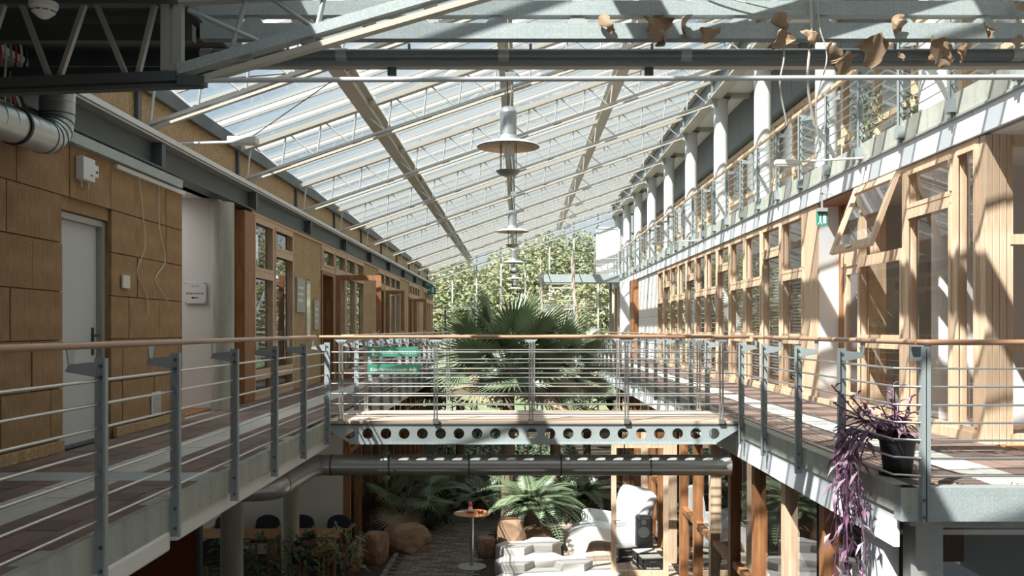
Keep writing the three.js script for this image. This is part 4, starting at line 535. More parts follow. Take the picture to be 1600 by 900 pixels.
// ---------- ground floor ----------
{
  const gf = thing('floor', 'dark planting soil floor of the atrium', 'floor', [0, 0, 0], null, 'structure');
  slab('soil', -9, 9, GY - 0.3, GY - 0.02, -2, -46, M.ground, gf);
  const near = thing('added_wall_front', 'unseen dark wall added to keep daylight out at the entrance end behind the viewer', 'wall', [0, 0, 0], null, 'structure'); slab('plaster', -9, 9, GY, 7.6, 4.2, 4.4, M.larch, near); slab('side_wall', -9.1, -9, GY, 4.2, 4.4, -12.4, M.larch, near); slab('gallery_floor', -2.0, 2.6, -0.2, 0, 4.2, -1.5, M.conc, near);  // unseen enclosure, closed to roof height and dark to cut light from behind
  // curving brick path
  const pa = thing('path', 'curved grey brick garden path between rockery and steps', 'path', [0, GY, 0], null, 'structure');
  const cx = (d) => -1.55 + (d - 16) * 0.02 + 0.045 * Math.pow(Math.max(0, d - 18.5), 2), wd = 1.7; let n = 0; const far = [];
  slab('path_bed', -2.7, 1.0, -0.05, -0.012, -15.8, -22.3, M.ground, pa);
  for (let d = 16.0; d < 25; d += 0.13) for (let k = 0; k < 7; k++) { const x = cx(d) - wd / 2 + (k + 0.5 + (Math.round(d / 0.13) % 2) * 0.5) * wd / 7.5; if (x > 0.75 && d < 20) continue; if (n < 296 && d < 21.5) { mesh('paver', box(wd / 7.5 - 0.012, 0.04, 0.118), M.paver[Math.floor(rnd() * 3)], pa, [x, rr(-0.02, -0.012), -d], [0, rr(-0.03, 0.03), 0]); n++; } else far.push(at(new THREE.BoxGeometry(wd / 7.5 - 0.012, 0.04, 0.118), x, -0.016, -d)); }
  mesh('far_pavers', merge(far), M.paver[1], pa).userData.kind = 'stuff';
  for (let k = 0; k < 40; k++) { const d = 16 + k * 0.13; mesh('kerb_stone', rbox(0.1, 0.09, 0.12, 0.015), M.paver[k % 3], pa, [cx(d) - wd / 2 - 0.06, 0.005, -d]); }
  // sunlit terrace
  const te = thing('terrace_floor', 'sunlit paved terrace beside the stepping stones', 'terrace', [0, GY, 0], null, 'structure'); for (let i = 0; i < 7; i++) for (let j = 0; j < 11; j++) slab('terrace_plank', 0.95 + i * 0.29, 0.95 + i * 0.29 + 0.284, -0.02, 0.0, -(16 + j * 0.6 + (i % 2) * 0.3), -(16 + j * 0.6 + (i % 2) * 0.3 + 0.594), M.deckWood[(i * 2 + j) % 3], te, 0.003);
  slab('strip', 1.2, 2.4, 0.001, 0.004, -17.5, -17.62, M.dark, te).rotation.y = 0.5;
  // hexagonal stone steps
  const hex = (r, h) => { const p = []; for (let k = 0; k < 6; k++) p.push([Math.cos(k * Math.PI / 3) * r, Math.sin(k * Math.PI / 3) * r]); const g = extr(p, h, 0.012); g.rotateX(-Math.PI / 2); return g; };
  const hg = hex(0.355, 0.16), hn = ['front', 'middle', 'back'];
  for (let r = 0; r < 3; r++) for (let c = 0; c < 4 - (r > 0) - (r > 1); c++) { const m = single('stepping_stone', hg, M.step, ORD[c] + ' stone from the bar table in the ' + hn[r] + ' row of pale six-sided steps', 'stone step', 'six-sided stone steps', null, [-0.05 + c * 0.545, GY - 0.01, -(16.3 + r * 0.63 + (c % 2) * 0.315)]); m.scale.y = 0.6 + r * 0.8; }
  // boulders
  const rockG = (s) => { const g = new THREE.IcosahedronGeometry(1, 3), p = g.attributes.position; for (let i = 0; i < p.count; i++) { const v = V(p.getX(i), p.getY(i), p.getZ(i)); const k = 1 + 0.45 * fbm(v.x * 0.9 + s, v.y * 0.9, v.z * 0.9, 2) - 0.16 * Math.abs(noise.noise(v.x * 1.6 + s, v.y * 1.6, v.z * 1.6)); v.multiplyScalar(k); v.y = Math.min(v.y, 0.75); p.setXYZ(i, v.x, v.y, v.z); } g.computeVertexNormals(); return boxUV(g); };
  const rocks = [[-2.25, 18.6, 0.55, 0.42, 0.4, 'tan boulder with sloping top beside the brick path'], [-2.78, 17.7, 0.3, 0.46, 0.28, 'rounded upright tan boulder between the other two'], [-3.12, 17.15, 0.22, 0.42, 0.26, 'shadowed boulder next to the wooden table'], [-0.12, 18.1, 0.3, 0.6, 0.28, 'tall pale rock by the foot of the bar table'], [0.3, 18.85, 0.5, 0.36, 0.32, 'low rock under the sunlit cycad'], [-0.62, 18.2, 0.22, 0.3, 0.22, 'small brown rock behind the bar table foot']];
  rocks.forEach(([x, d, sx, sy, sz, l], i) => { const m = single('boulder', rockG(i * 5.1), M.rock, l, 'boulder', 'boulders in the planting', null, [x, GY + sy * 0.5, -d]); m.scale.set(sx, sy, sz); });
  // bar table
  const bt = thing('bar_table', 'round bar table on one steel column beside the path', 'table', [-0.86, GY, -17.3]); mesh('foot', lathe([[0.001, 0.03], [0.27, 0.02], [0.275, 0.0], [0.001, 0.0]], 32), M.steel, bt); rod('column', V(0, 0.02, 0), V(0, 1.0, 0), 0.035, M.inox, bt, 16); mesh('top', lathe([[0.001, 1.035], [0.345, 1.035], [0.352, 1.02], [0.345, 1.005], [0.001, 1.0]], 40), M.table, bt);
  const mc = thing('table_menu', 'red and white folded card standing on the bar table', 'menu card', [-0.89, GY + 1.037, -17.28]); mesh('card', extr([[-0.07, 0], [0.07, 0], [0.02, 0.19], [-0.02, 0.19]], 0.09), M.red, mc, [0, 0, -0.045]); mesh('stripe', extr([[-0.05, 0.04], [0.05, 0.04], [0.03, 0.12], [-0.03, 0.12]], 0.004), M.white, mc, [0, 0, 0.047]);
  single('ashtray', lathe([[0.001, 0], [0.05, 0], [0.06, 0.05], [0.05, 0.05], [0.042, 0.012], [0.001, 0.012]], 20), M.red, 'small red dish on the bar table beside the card', 'dish', null, null, [-0.7, GY + 1.037, -17.25]);
  single('napkin', rbox(0.14, 0.02, 0.1, 0.006), M.white, 'white napkin lying on the bar table', 'napkin', null, null, [-1.08, GY + 1.047, -17.3]);
  // dining tables and chairs
  function rectTable(x, d, w, dp, label) { const t = thing('dining_table', label, 'table', [x, GY, -d]); slab('top', -w / 2, w / 2, 0.70, 0.735, -dp / 2, dp / 2, M.table, t, 0.006); for (const a of [-1, 1]) for (const b of [-1, 1]) slab('leg', a * (w / 2 - 0.1) - 0.025, a * (w / 2 - 0.1) + 0.025, 0, 0.70, b * (dp / 2 - 0.08) - 0.025, b * (dp / 2 - 0.08) + 0.025, M.table, t); slab('apron', -w / 2 + 0.1, w / 2 - 0.1, 0.62, 0.70, -0.03, 0.03, M.table, t); }
  rectTable(-5.2, 16.9, 1.55, 0.8, 'long wooden dining table left of the concrete column'); rectTable(-3.75, 16.95, 1.0, 0.75, 'wooden dining table beside the boulders'); { const t = thing('dining_table', 'round wooden dining table carrying the pink flower pot', 'table', [-3.55, GY, -15.9]); mesh('top', lathe([[0.001, 0.735], [0.35, 0.735], [0.355, 0.70], [0.34, 0.63], [0.33, 0.63], [0.34, 0.7], [0.001, 0.7]], 36), M.table, t); for (let k = 0; k < 4; k++) { const a = k * 1.571 + 0.78; rod('leg', V(Math.cos(a) * 0.28, 0, Math.sin(a) * 0.28), V(Math.cos(a) * 0.28, 0.7, Math.sin(a) * 0.28), 0.022, M.table, t); } }
  const chairs = [[-5.7, 17.65, 0, 'chair behind the long table, farthest from the concrete column'], [-4.9, 17.65, 0, 'chair behind the long table, partly hidden by the concrete column'], [-4.22, 17.65, 0, 'chair behind the flower pot against the cream wall'], [-3.5, 17.65, 0, 'chair behind the table beside the boulders'], [-5.3, 16.05, Math.PI, 'chair tucked in front of the long table'], [-3.7, 16.1, Math.PI, 'chair tucked in front of the small table by the plants']];
  const proto = new THREE.Group(); { const bk = new THREE.Shape(); bk.moveTo(-0.22, 0.42); bk.lineTo(0.22, 0.42); bk.lineTo(0.22, 0.72); bk.bezierCurveTo(0.22, 0.92, -0.22, 0.92, -0.22, 0.72); mesh('backrest', boxUV(new THREE.ExtrudeGeometry(bk, { depth: 0.04, bevelEnabled: true, bevelSize: 0.01, bevelThickness: 0.01, bevelSegments: 1 })), M.chairSeat, proto, [0, 0, -0.24]); slab('seat', -0.23, 0.23, 0.42, 0.48, -0.2, 0.24, M.chairSeat, proto, 0.02); for (const a of [-1, 1]) { slab('leg', a * 0.23 - 0.018, a * 0.23 + 0.018, 0, 0.65, 0.18, 0.22, M.table, proto); slab('leg', a * 0.23 - 0.018, a * 0.23 + 0.018, 0, 0.70, -0.24, -0.2, M.table, proto); slab('armrest', a * 0.25 - 0.025, a * 0.25 + 0.025, 0.64, 0.67, -0.22, 0.24, M.table, proto, 0.008); } }
  chairs.forEach(([x, d, r, l]) => { const c = proto.clone(); c.name = numbered('dining_chair'); c.position.set(x, GY, -d); c.rotation.y = r; scene.add(c); tag(c, 'wooden armchair with black padded back, ' + l.replace('chair ', ''), 'chair', 'dining chairs'); });
  // flower pot
  const fp = thing('flower_pot', 'pink pot with a small flowering plant on the round table', 'potted plant', [-3.62, GY + 0.737, -15.85]); mesh('pot', lathe([[0.001, 0], [0.055, 0], [0.075, 0.12], [0.068, 0.12], [0.06, 0.1], [0.001, 0.1]], 20), std([0.55, 0.13, 0.11], 0.5), fp);
  { const b = new Buf(); for (let k = 0; k < 70; k++) { const a = rr(0, 6.28), e = rr(0.2, 1.3); b.leaf(V(0, 0.1, 0).add(V(Math.cos(a) * 0.05, rr(0, 0.12), Math.sin(a) * 0.05)), V(Math.cos(a) * Math.cos(e), Math.sin(e), Math.sin(a) * Math.cos(e)), V(-Math.sin(a), 0, Math.cos(a)), rr(0.08, 0.16), 0.05, 0.3); } mesh('foliage', b.geo(), M.leaf, fp); const f = new Buf(); for (let k = 0; k < 26; k++) { const a = rr(0, 6.28), r = rr(0.02, 0.15); f.leaf(V(Math.cos(a) * r, rr(0.24, 0.33), Math.sin(a) * r), V(Math.cos(a), 0.5, Math.sin(a)).normalize(), V(-Math.sin(a), 0, Math.cos(a)), 0.035, 0.03, 0); } mesh('blossoms', f.geo(), M.purpleLight, fp); }
  // lower walls on the left
  const lw = thing('wall_left_lower', 'cream plastered wall behind the dining tables', 'wall', [0, 0, 0], null, 'structure'); slab('plaster', -9, -3.5, GY, -0.3, -18.3, -18.5, M.cream, lw); slab('side', -9, -8.9, GY, -0.3, -4, -12.5, M.cream, lw); slab('added_side_sill', -9, -8.9, GY, -2.6, -12.5, -18.3, M.cream, lw); slab('added_side_lintel', -9, -8.9, -0.7, -0.3, -12.5, -18.3, M.cream, lw); for (let k = 0; k < 5; k++) { mesh('added_side_pane', new THREE.PlaneGeometry(1.1, 1.9), M.glass, lw, [-8.95, -1.65, -(13.1 + k * 1.16)], [0, Math.PI / 2, 0]); slab('added_side_mullion', -9, -8.9, -2.6, -0.7, -(12.5 + k * 1.16), -(12.56 + k * 1.16), M.pine, lw); }  // side window is added out of view to bring daylight to the dining area
  const ck = thing('wall_left_cork', 'rust-brown cork board panel under the left gallery', 'panel', [0, 0, 0], null, 'structure'); slab('cork_board', -5.6, -4.55, GY, -0.36, -12.9, -13.0, M.cork, ck); slab('edge_strip', -4.55, -4.5, GY, -0.36, -12.88, -13.02, M.steelDark, ck);
  for (const [d, l] of [[13.0, 'round concrete column under the left gallery nearest the cork panel'], [16.35, 'round concrete column under the left gallery beside the flower pot table']]) { const c = thing('column', l, 'column', [-4.08, GY, -d], null, 'structure'); mesh('shaft', new THREE.CylinderGeometry(0.158, 0.158, 3.05, 28), M.conc, c, [0, 1.525, 0]); }
  const lf = thing('wall_left_garden', 'larch and glass garden front behind the rockery plants', 'facade', [-3.45, 0, 0], null, 'structure'); for (let k = 0; k < 12; k++) { const d = 18.3 + k * 1.3; slab('post', -0.06, 0.08, GY, -0.36, -d, -(d + 0.13), M.larch, lf); mesh('pane', new THREE.PlaneGeometry(1.17, 2.9), M.glass, lf, [0, -1.9, -(d + 0.715)], [0, Math.PI / 2, 0]); slab('transom', -0.05, 0.05, -1.4, -1.3, -(d + 0.13), -(d + 1.3), M.larch, lf); } slab('backing', -4.6, -4.5, GY, -0.36, -18.5, -40, M.cork, lf);
  // lower front on the right
  const rf = thing('wall_right_lower', 'larch and glass garden front under the sunlit gallery', 'facade', [3.0, 0, 0], null, 'structure');
  for (let k = 0; k < 16; k++) { const d = 7.4 + k * 1.27; slab('post', -0.07, 0.09, GY, -0.46, -d, -(d + 0.15), k % 3 === 2 ? M.pine : M.larch, rf); if (d < 16 || d > 18) { mesh('pane', new THREE.PlaneGeometry(1.12, 1.6), M.glass, rf, [0, -1.3, -(d + 0.71)], [0, Math.PI / 2, 0]); mesh('pane', new THREE.PlaneGeometry(1.12, 1.2), M.glass, rf, [0, -2.75, -(d + 0.71)], [0, Math.PI / 2, 0]); slab('transom', -0.05, 0.06, -2.14, -2.05, -(d + 0.15), -(d + 1.27), M.larch, rf); } }
  slab('rear_wall', 5.2, 5.3, GY, -0.4, -6.8, -45, M.plaster, rf); slab('cross_wall', 0.2, 2.2, GY, -0.42, -10.6, -10.7, M.steel, rf);
  const gd = thing('door_' + (++doorN), 'pine framed glass door open towards the white bench', 'door', [1.72, GY, -16.6], null, 'structure'); slab('stile', 0, 0.09, 0, 2.45, -0.025, 0.025, M.pine, gd); slab('stile', 0.95, 1.04, 0, 2.45, -0.025, 0.025, M.pine, gd); slab('top_rail', 0.09, 0.95, 2.36, 2.45, -0.025, 0.025, M.pine, gd); slab('bottom_rail', 0.09, 0.95, 0, 0.12, -0.025, 0.025, M.pine, gd); mesh('pane', new THREE.PlaneGeometry(0.86, 2.24), M.glass, gd, [0.52, 1.24, 0]); rod('lever', V(0.045, 1.05, 0.02), V(0.045, 1.05, 0.08), 0.01, M.inox, gd); rod('lever_grip', V(0.045, 1.05, 0.08), V(0.16, 1.05, 0.08), 0.01, M.inox, gd);
  // near lower room at the corner
  const nr = thing('window_' + (++winN), 'green-grey steel framed window below the balcony corner', 'window', [0, 0, -6.75], null, 'structure'); slab('frame', 3.05, 3.14, GY, -0.28, -0.05, 0.05, M.galv, nr); slab('frame', 3.14, 7, -0.34, -0.26, -0.05, 0.05, M.galv, nr); mesh('pane', new THREE.PlaneGeometry(3.8, 3.0), M.glass, nr, [5.04, -1.85, 0]);
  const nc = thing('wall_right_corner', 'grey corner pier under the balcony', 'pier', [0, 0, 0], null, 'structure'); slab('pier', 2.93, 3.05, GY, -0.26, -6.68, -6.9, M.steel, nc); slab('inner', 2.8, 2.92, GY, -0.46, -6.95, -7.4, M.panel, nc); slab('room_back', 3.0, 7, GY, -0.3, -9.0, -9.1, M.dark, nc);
  // alarm call box, bottle and heater
  const cb = thing('call_point', 'grey fire call box with red centre on the lower larch frame', 'call point', [2.89, -2.18, -9.75]); slab('case', -0.06, 0.0, -0.07, 0.07, -0.065, 0.065, M.white, cb, 0.006); slab('button', -0.066, -0.06, -0.035, 0.035, -0.03, 0.03, M.red, cb); slab('face', -0.05, 0.05, -0.06, 0.06, 0.065, 0.07, M.white, cb); slab('front_button', -0.03, 0.03, -0.03, 0.03, 0.07, 0.074, M.red, cb); single('call_point_cable', tube([V(2.87, -2.26, -9.72), V(2.87, -2.36, -9.7), V(2.83, -2.4, -9.72), V(2.84, -2.3, -9.74)], 0.006, 16, 5), M.steel, 'grey cable loop under the fire call box', 'cable');
  // white sculpted bench
  const be = thing('sculpted_bench', 'white moulded lounge bench with high curved back on the terrace', 'bench', [1.72, GY, -18.75]); be.rotation.y = -0.12;
  { const sec = (pts, dep, x) => { const s = new THREE.Shape(); s.moveTo(...pts[0]); s.splineThru(pts.slice(1).map((p) => new THREE.Vector2(...p))); const g = new THREE.ExtrudeGeometry(s, { depth: dep, bevelEnabled: true, bevelSize: 0.03, bevelThickness: 0.03, bevelSegments: 3, curveSegments: 10 }); return boxUV(g); };
    mesh('seat', sec([[-0.6, 0], [-0.66, 0.2], [-0.55, 0.42], [-0.2, 0.5], [0.25, 0.46], [0.75, 0.5], [0.85, 0.42], [0.8, 0.0], [0.5, 0.0], [0.42, 0.2], [0.1, 0.27], [-0.2, 0.24], [-0.34, 0.0], [-0.6, 0]], 0.65), M.white, be, [0, 0, -0.3]);
    mesh('backrest', sec([[0.3, 0.4], [0.35, 0.9], [0.45, 1.2], [0.65, 1.22], [1.0, 1.14], [1.1, 1.0], [1.0, 0.5], [0.9, 0.4], [0.3, 0.4]], 0.1), M.white, be, [0, 0, -0.42]); mesh('armrest', tube([V(0.55, 0.5, 0.25), V(0.75, 0.62, 0.2), V(1.0, 0.9, 0.0), V(1.08, 1.02, -0.3)], 0.09, 24, 14), M.white, be); mesh('rear_seat', sec([[-0.35, 0.4], [-0.35, 0.7], [0.1, 0.68], [0.4, 0.6], [0.4, 0.4], [-0.35, 0.4]], 0.08), M.white, be, [0, 0, -0.42]); }
  // loudspeaker / heater barrel and crates
  const sp = thing('party_speaker', 'upright black portable loudspeaker beside the crates', 'loudspeaker', [2.5, GY, -17.95]); mesh('cabinet', rbox(0.32, 0.82, 0.32, 0.07, 4), M.black, sp, [0, 0.45, 0]); mesh('woofer', new THREE.CylinderGeometry(0.11, 0.11, 0.02, 24), M.steelDark, sp, [-0.02, 0.55, 0.165], [Math.PI / 2, 0, 0]); mesh('tweeter', new THREE.CylinderGeometry(0.05, 0.05, 0.02, 20), M.steelDark, sp, [-0.02, 0.75, 0.165], [Math.PI / 2, 0, 0]); slab('handle', -0.08, 0.08, 0.86, 0.885, -0.03, 0.03, M.steel, sp, 0.008); slab('foot', -0.12, 0.12, 0, 0.05, -0.12, 0.12, M.black, sp);
  const kt = (() => { const c = document.createElement('canvas'); c.width = 256; c.height = 96; const x = c.getContext('2d'); x.fillStyle = '#141516'; x.fillRect(0, 0, 256, 96); x.fillStyle = '#e9e9e6'; x.font = 'bold 50px sans-serif'; x.textAlign = 'center'; x.textBaseline = 'middle'; x.fillText('fritz-kola', 128, 52); const t = new THREE.CanvasTexture(c); t.colorSpace = THREE.SRGBColorSpace; return mapped(t, 0.5); })();
  function crate(x, y, d, r, label) { const t = thing('drinks_crate', label, 'crate', [x, y, -d], 'black drinks crates'); t.rotation.y = r; const w = 0.4, h = 0.27, p = 0.3; slab('front', -w / 2, w / 2, 0, h, p / 2 - 0.015, p / 2, M.black, t); slab('back', -w / 2, w / 2, 0, h, -p / 2, -p / 2 + 0.015, M.black, t); slab('side', -w / 2, -w / 2 + 0.015, 0, h, -p / 2, p / 2, M.black, t); slab('side', w / 2 - 0.015, w / 2, 0, h, -p / 2, p / 2, M.black, t); slab('lid_board', -w / 2 + 0.005, w / 2 - 0.005, h, h + 0.012, -p / 2, p / 2, M.slab, t); slab('grip_rim', -0.07, 0.07, h - 0.075, h - 0.045, p / 2, p / 2 + 0.012, M.steelDark, t, 0.004); mesh('print', new THREE.PlaneGeometry(0.3, 0.1), kt, t, [0, 0.1, p / 2 + 0.002]); mesh('print', new THREE.PlaneGeometry(0.24, 0.09), kt, t, [-w / 2 - 0.002, 0.1, 0], [0, -Math.PI / 2, 0]); }
  crate(2.12, GY, 17.85, 0.3, 'black drinks crate beside the white bench'); crate(2.5, GY, 17.0, 0.15, 'black drinks crate nearest the viewer by the larch posts'); crate(2.45, GY, 17.45, 0.2, 'black drinks crate between the loudspeaker and the nearest crate');
  const cab = thing('storage_boxes', 'stack of white storage cabinets inside the lower room', 'cabinet', [3.9, GY, -14.7]); for (let k = 0; k < 5; k++) { const b = slab('cabinet_box', -0.3, 0.3, 0.15 + k * 0.5, 0.15 + k * 0.5 + 0.485, -0.2, 0.2, M.white, cab, 0.005); } slab('plinth', -0.28, 0.28, 0, 0.15, -0.2, 0.18, M.steelDark, cab);
}
// ---------- plants ----------
{
  // fan leaf: blades radiating from the stalk end, lying in the local xy plane, stalk from origin along -y
  function fan(R, blades, spread, mat) {
    const b = new Buf(); for (let k = 0; k < blades; k++) { const a = (k / (blades - 1) - 0.5) * spread; const dir = V(Math.sin(a), Math.cos(a), 0.12 * Math.cos(a * 2)).normalize(), side = V(Math.cos(a), -Math.sin(a), 0); b.leaf(V(0, 0, 0), dir, side, R * (0.85 + 0.15 * Math.cos(a)) * (0.92 + 0.12 * ((k * 37) % 5) / 5), R * 0.085, 0, 0.35); } return b.geo();
  }
  const fans = [fan(0.72, 30, 4.2), fan(0.66, 26, 3.6), fan(0.78, 32, 4.6)];
  function fanPalm(x, d, h, n, scale, label, cy, group) {
    const t = thing('fan_palm', label, 'palm', [x, GY, -d], group);
    rod('trunk', V(0, 0, 0), V(0, h, 0), 0.13 * scale, M.bark, t, 12, 0.1 * scale);
    for (let k = 0; k < n; k++) { const a = k * 2.4 + 0.4, e = 1.25 - 1.75 * (k / n), L = (0.62 + 0.25 * ((k * 13) % 7) / 7) * scale; const dir = V(Math.cos(a) * Math.cos(e), Math.sin(e), Math.sin(a) * Math.cos(e)); const end = V(0, h, 0).addScaledVector(dir, L); const f = new THREE.Group(); rod('stalk', V(0, h - 0.05, 0), end, 0.012 * scale, M.leafLight, t, 6); const m = mesh('frond', fans[k % 3], k > n * 0.86 ? M.palmDry : k % 4 === 1 ? M.leafLight : M.palm, t, [end.x, end.y, end.z]); m.scale.setScalar(scale * 1.05);
      const yv = dir.clone().add(V(0, -0.25, 0)).normalize(), zv0 = V(0, 1, 0).addScaledVector(yv, -yv.y).normalize(); const xv = new THREE.Vector3().crossVectors(yv, zv0).normalize(); m.quaternion.setFromRotationMatrix(new THREE.Matrix4().makeBasis(xv, yv, zv0)); m.rotateY(Math.sin(k * 5.1) * 0.7); }
    return t;
  }
  fanPalm(-0.2, 20.6, 3.62, 30, 1.32, 'large fan palm rising behind the footbridge, crown centred between the galleries', 0, 'fan palms');
  fanPalm(0.95, 22.6, 3.5, 20, 1.15, 'second fan palm just right of the largest palm', 0, 'fan palms');
  fanPalm(2.0, 26.0, 2.2, 18, 0.95, 'small fan palm by the sunlit gallery edge', 0, 'fan palms');
  fanPalm(-1.5, 24.0, 2.6, 18, 1.1, 'fan palm nearest the left gallery behind the green signs', 0, 'fan palms');
  fanPalm(-2.5, 20.5, 0.7, 12, 0.9, 'low fan palm in the shaded bed under the left gallery', 0, 'fan palms');
  // cycad
  function pinnate(L, n, droop) { const b = new Buf(); const P = (t) => V(0, L * t * 0.9 - droop * L * t * t, L * t * (0.6 + 0.4 * t)); for (let k = 2; k < n; k++) { const t = k / n, p = P(t), q = P(Math.min(1, t + 0.02)), dir = q.clone().sub(p).normalize(); const len = L * 0.24 * Math.sin(Math.PI * (0.15 + 0.8 * t)); for (const s of [-1, 1]) b.leaf(p, V(s * 0.9, 0.12, 0.35).normalize(), dir, len, 0.035 * L, 0.15, 0.2); } for (let k = 0; k < 8; k++) { const a = P(k / 8), c = P((k + 1) / 8); b.quad(a.clone().add(V(0.012, 0, 0)), c.clone().add(V(0.012, 0, 0)), c.clone().add(V(-0.012, 0, 0)), a.clone().add(V(-0.012, 0, 0))); } return b.geo(); }
  const pin = [pinnate(1.15, 34, 0.75), pinnate(1.0, 30, 0.55), pinnate(1.2, 34, 1.0)];
  function cycad(x, y, d, n, s, mat, label) { const t = thing('cycad', label, 'cycad', [x, y, -d], 'cycads and ferns'); mesh('trunk', new THREE.CylinderGeometry(0.12 * s, 0.15 * s, 0.35, 12), M.bark, t, [0, 0.17, 0]); for (let k = 0; k < n; k++) { const m = mesh('frond', pin[k % 3], mat[k % mat.length], t, [0, 0.33, 0], [0, k * 2.4, 0]); m.rotation.order = 'YXZ'; m.rotation.x = -0.35 + 0.75 * (k / n); m.scale.setScalar(s * (0.85 + 0.25 * ((k * 7) % 5) / 5)); } }
  cycad(0.3, GY + 0.42, 19.1, 34, 1.12, [M.leafLight, M.palm], 'sunlit cycad with arching feathery fronds above the stone steps');
  cycad(1.6, GY, 22.5, 20, 1.1, [M.leafLight, M.palm], 'cycad in the bed behind the white bench'); cycad(-0.9, GY, 22, 18, 1.0, [M.leafLight, M.palm], 'cycad where the brick path bends away'); cycad(-2.0, GY, 24.5, 18, 1.1, [M.leafLight, M.palm], 'cycad under the far left gallery');
  // grass-leaved tufts
  const tuftG = []; for (let q = 0; q < 4; q++) { const b = new Buf(); for (let k = 0; k < 70; k++) { const a = rr(0, 6.283), e = rr(0.5, 1.45); b.leaf(V(rr(-0.08, 0.08), 0, rr(-0.08, 0.08)), V(Math.cos(a) * Math.cos(e), Math.sin(e), Math.sin(a) * Math.cos(e)), V(-Math.sin(a), 0, Math.cos(a)), rr(0.45, 0.95), rr(0.025, 0.05), rr(0.2, 0.7), 0.2); } tuftG.push(b.geo()); }
  const broadG = []; for (let q = 0; q < 3; q++) { const b = new Buf(); for (let k = 0; k < 130; k++) { const a = rr(0, 6.283), e = rr(-0.2, 1.2), r0 = rr(0.05, 0.35), y = rr(0.1, 0.8); b.leaf(V(Math.cos(a) * r0, y, Math.sin(a) * r0), V(Math.cos(a) * Math.cos(e), Math.sin(e), Math.sin(a) * Math.cos(e)), V(-Math.sin(a), 0, Math.cos(a)), rr(0.13, 0.28), rr(0.05, 0.1), 0.4, 0.2); } broadG.push(b.geo()); }
  let tn = 0; const places = [];
  const where = ['under the garden front', 'along the path edge', 'behind the boulders', 'under the bridge', 'by the bend of the path', 'behind the white bench', 'at the back of the bed'];
  for (let k = 0; k < 24; k++) places.push([rr(-2.75, -1.6), rr(19.3, 24), rr(0.6, 0.85), [M.leaf, M.palm, M.leafLight][k % 3], 0]);
  for (let k = 0; k < 20; k++) places.push([rr(0.3, 2.1), rr(20.5, 27), rr(0.7, 1.0), [M.leaf, M.palm, M.leafLight][k % 3], 0]);
  for (let k = 0; k < 16; k++) places.push([rr(-2.2, 1.6), rr(26, 36), rr(1.1, 1.5), [M.leaf, M.palm, M.leafLight][k % 3], 1]);
  for (let k = 0; k < 10; k++) places.push([rr(-1.2, 0.2), rr(21.5, 24), rr(0.8, 1.2), [M.leaf, M.palm, M.leafLight][k % 3], 0]);
  places.sort((a, b) => a[1] - b[1]);
  places.forEach(([x, d, s, m, q], i) => { const sideW = x < -1.2 ? 'shaded left bed' : x < 0.5 ? 'middle bed' : 'sunlit right bed'; const o = thing('leafy_tuft', (q ? 'bushy broad-leaved plant' : 'clump of long arching leaves') + ' crowded into the ' + sideW + ' of the indoor garden', 'plant', [x, GY, -d], (q ? 'bushes' : 'leaf clumps') + ' in the ' + sideW); mesh('leaves', q ? broadG[i % 3] : tuftG[i % 4], m, o, [0, 0, 0], [0, i * 1.7, 0]).scale.setScalar(s); mesh('stem', cyl(0.02, 6), M.bark, o, [0, 0.1, 0]).scale.y = 0.2; });
  // dark potted shrubs before the dining tables
  [[-4.75, 15.2, 'dark leafy shrub in front of the long dining table'], [-3.6, 15.3, 'dark leafy shrub in front of the round table'], [-4.2, 14.9, 'dark leafy shrub at the foot of the concrete column'], [-3.0, 15.7, 'dark leafy shrub beside the path near the small dining table']].forEach(([x, d, l], i) => { const t = thing('leafy_shrub', l, 'shrub', [x, GY, -d], 'dark shrubs by the dining tables'); rod('stem', V(0, 0, 0), V(0, 0.6, 0), 0.02, M.bark, t); mesh('leaves', broadG[i % 3], M.leaf, t, [0, 0.25, 0], [0, i, 0]); });
  // bird-of-paradise flowers under the bridge
  [[-0.0, 24.6], [0.25, 24.4], [0.75, 24.6], [1.1, 24.3]].forEach(([x, d], i) => { const t = thing('orange_flower', ORD[i] + ' orange spiked flower from the left seen under the bridge', 'flower', [x, GY, -d], 'orange spiked flowers'); rod('stalk', V(0, 0, 0), V(0.05, 2.0 + 0.1 * (i % 2), 0), 0.014, M.leaf, t, 6); const b = new Buf(); for (let k = 0; k < 6; k++) { const a = -0.9 + k * 0.4; b.leaf(V(0.05, 2.0 + 0.1 * (i % 2), 0), V(Math.sin(a), Math.cos(a), 0.2).normalize(), V(Math.cos(a), -Math.sin(a), 0.2), 0.24, 0.06, 0, 0.3); } mesh('petals', b.geo(), std([0.75, 0.16, 0.03], 0.5), t); });
  // purple trailing plant on the balcony corner
  const pot = thing('hanging_pot', 'dark plastic flower pot standing at the balcony edge', 'flower pot', [2.93, 0, -7.0]); mesh('pot', lathe([[0.001, 0], [0.10, 0], [0.135, 0.27], [0.145, 0.27], [0.145, 0.30], [0.13, 0.30], [0.125, 0.26], [0.001, 0.25]], 28), M.black, pot); mesh('saucer', lathe([[0.001, 0.012], [0.13, 0.012], [0.14, 0.03], [0.145, 0.03], [0.135, 0], [0.001, 0]], 28), M.black, pot); mesh('soil', new THREE.CircleGeometry(0.124, 20), M.ground, pot, [0, 0.262, 0], [-Math.PI / 2, 0, 0]);
  const pl = thing('purple_trailing_plant', 'purple-leaved trailing plant spilling over the balcony railing', 'plant', [2.93, 0.25, -7.0]);
  const leafBuf = [new Buf(), new Buf()];
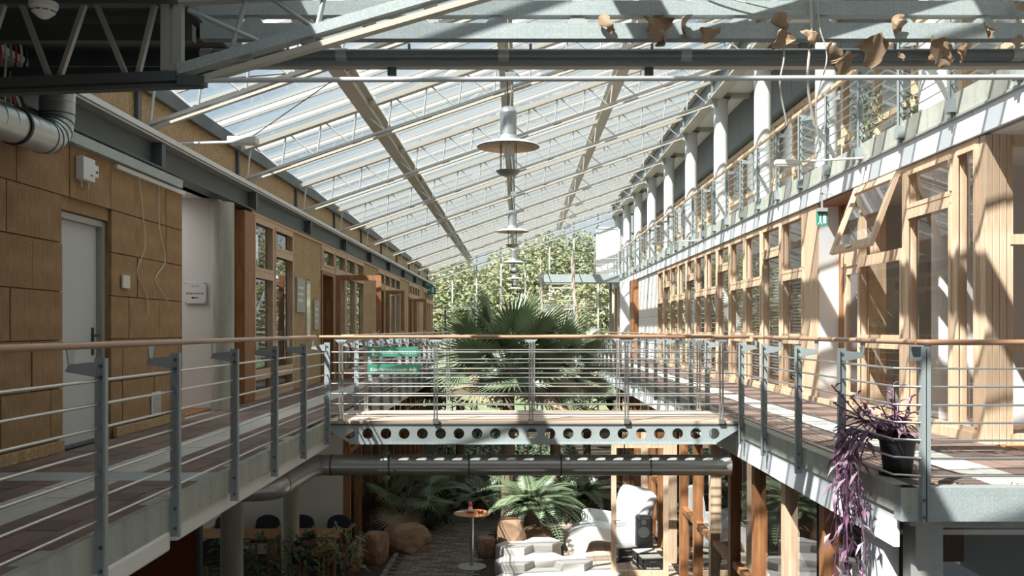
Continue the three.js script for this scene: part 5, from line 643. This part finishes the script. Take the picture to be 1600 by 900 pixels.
  function stem(pts, leaves) { const c = new THREE.CatmullRomCurve3(pts); mesh('stem', new THREE.TubeGeometry(c, 24, 0.006, 5), M.purple, pl); const b = new Buf(), b2 = new Buf(); for (let k = 0; k < leaves; k++) { const t = (k + 0.6) / leaves, p = c.getPoint(t), tg = c.getTangent(t), a = k * 2.4 + rr(0, 1); const out = V(Math.cos(a), rr(-0.1, 0.5), Math.sin(a)); const dir = out.addScaledVector(tg, 0.8).normalize(); const side = new THREE.Vector3().crossVectors(dir, UP).normalize(); (rnd() < 0.62 ? b : b2).leaf(p, dir, side, rr(0.09, 0.16), rr(0.03, 0.048), 0.35, 0.3); } mesh('leaves', b.geo(), M.purple, pl); mesh('leaves', b2.geo(), M.purpleLight, pl); }
  for (let k = 0; k < 20; k++) { const a = k * 2.4; stem([V(0, 0, 0), V(Math.cos(a) * 0.14 - 0.1, 0.16, Math.sin(a) * 0.1), V(Math.cos(a) * 0.3 - 0.2, 0.02 + 0.42 * ((k * 5) % 7) / 6, Math.sin(a) * 0.22)], 9); }
  for (let k = 0; k < 11; k++) { const L = 0.3 + 0.11 * k, z = 0.12 - 0.05 * ((k * 7) % 11); stem([V(-0.06, 0, z * 0.3), V(-0.26, 0.06, z), V(-0.34 - 0.02 * (k % 3), -0.16, z), V(-0.35 + 0.06 * Math.sin(k), -0.2 - L * 0.5, z + 0.03), V(-0.33 + 0.12 * Math.sin(k * 2), -0.2 - L, z + 0.08 * Math.cos(k))], 12 + k); }
  // plants on the upper gallery
  [[5.15, 13.4, 'tall green plant standing behind the upper railing'], [5.2, 11.9, 'low bushy plant behind the upper railing nearer the corner']].forEach(([x, d, l], i) => { const t = thing('potted_plant', l, 'potted plant', [x, 3.55, -d], 'plants on the upper gallery'); mesh('pot', lathe([[0.001, 0], [0.13, 0], [0.17, 0.3], [0.15, 0.3], [0.001, 0.27]], 20), M.conc, t); mesh('leaves', broadG[i], i ? M.leafLight : M.palm, t, [0, 0.26, 0]).scale.set(0.62, i ? 0.5 : 1.0, 0.62); });
}
scene.traverse((o) => { if (o.isMesh) { o.castShadow = true; o.receiveShadow = true; } });
renderer.render(scene, camera);
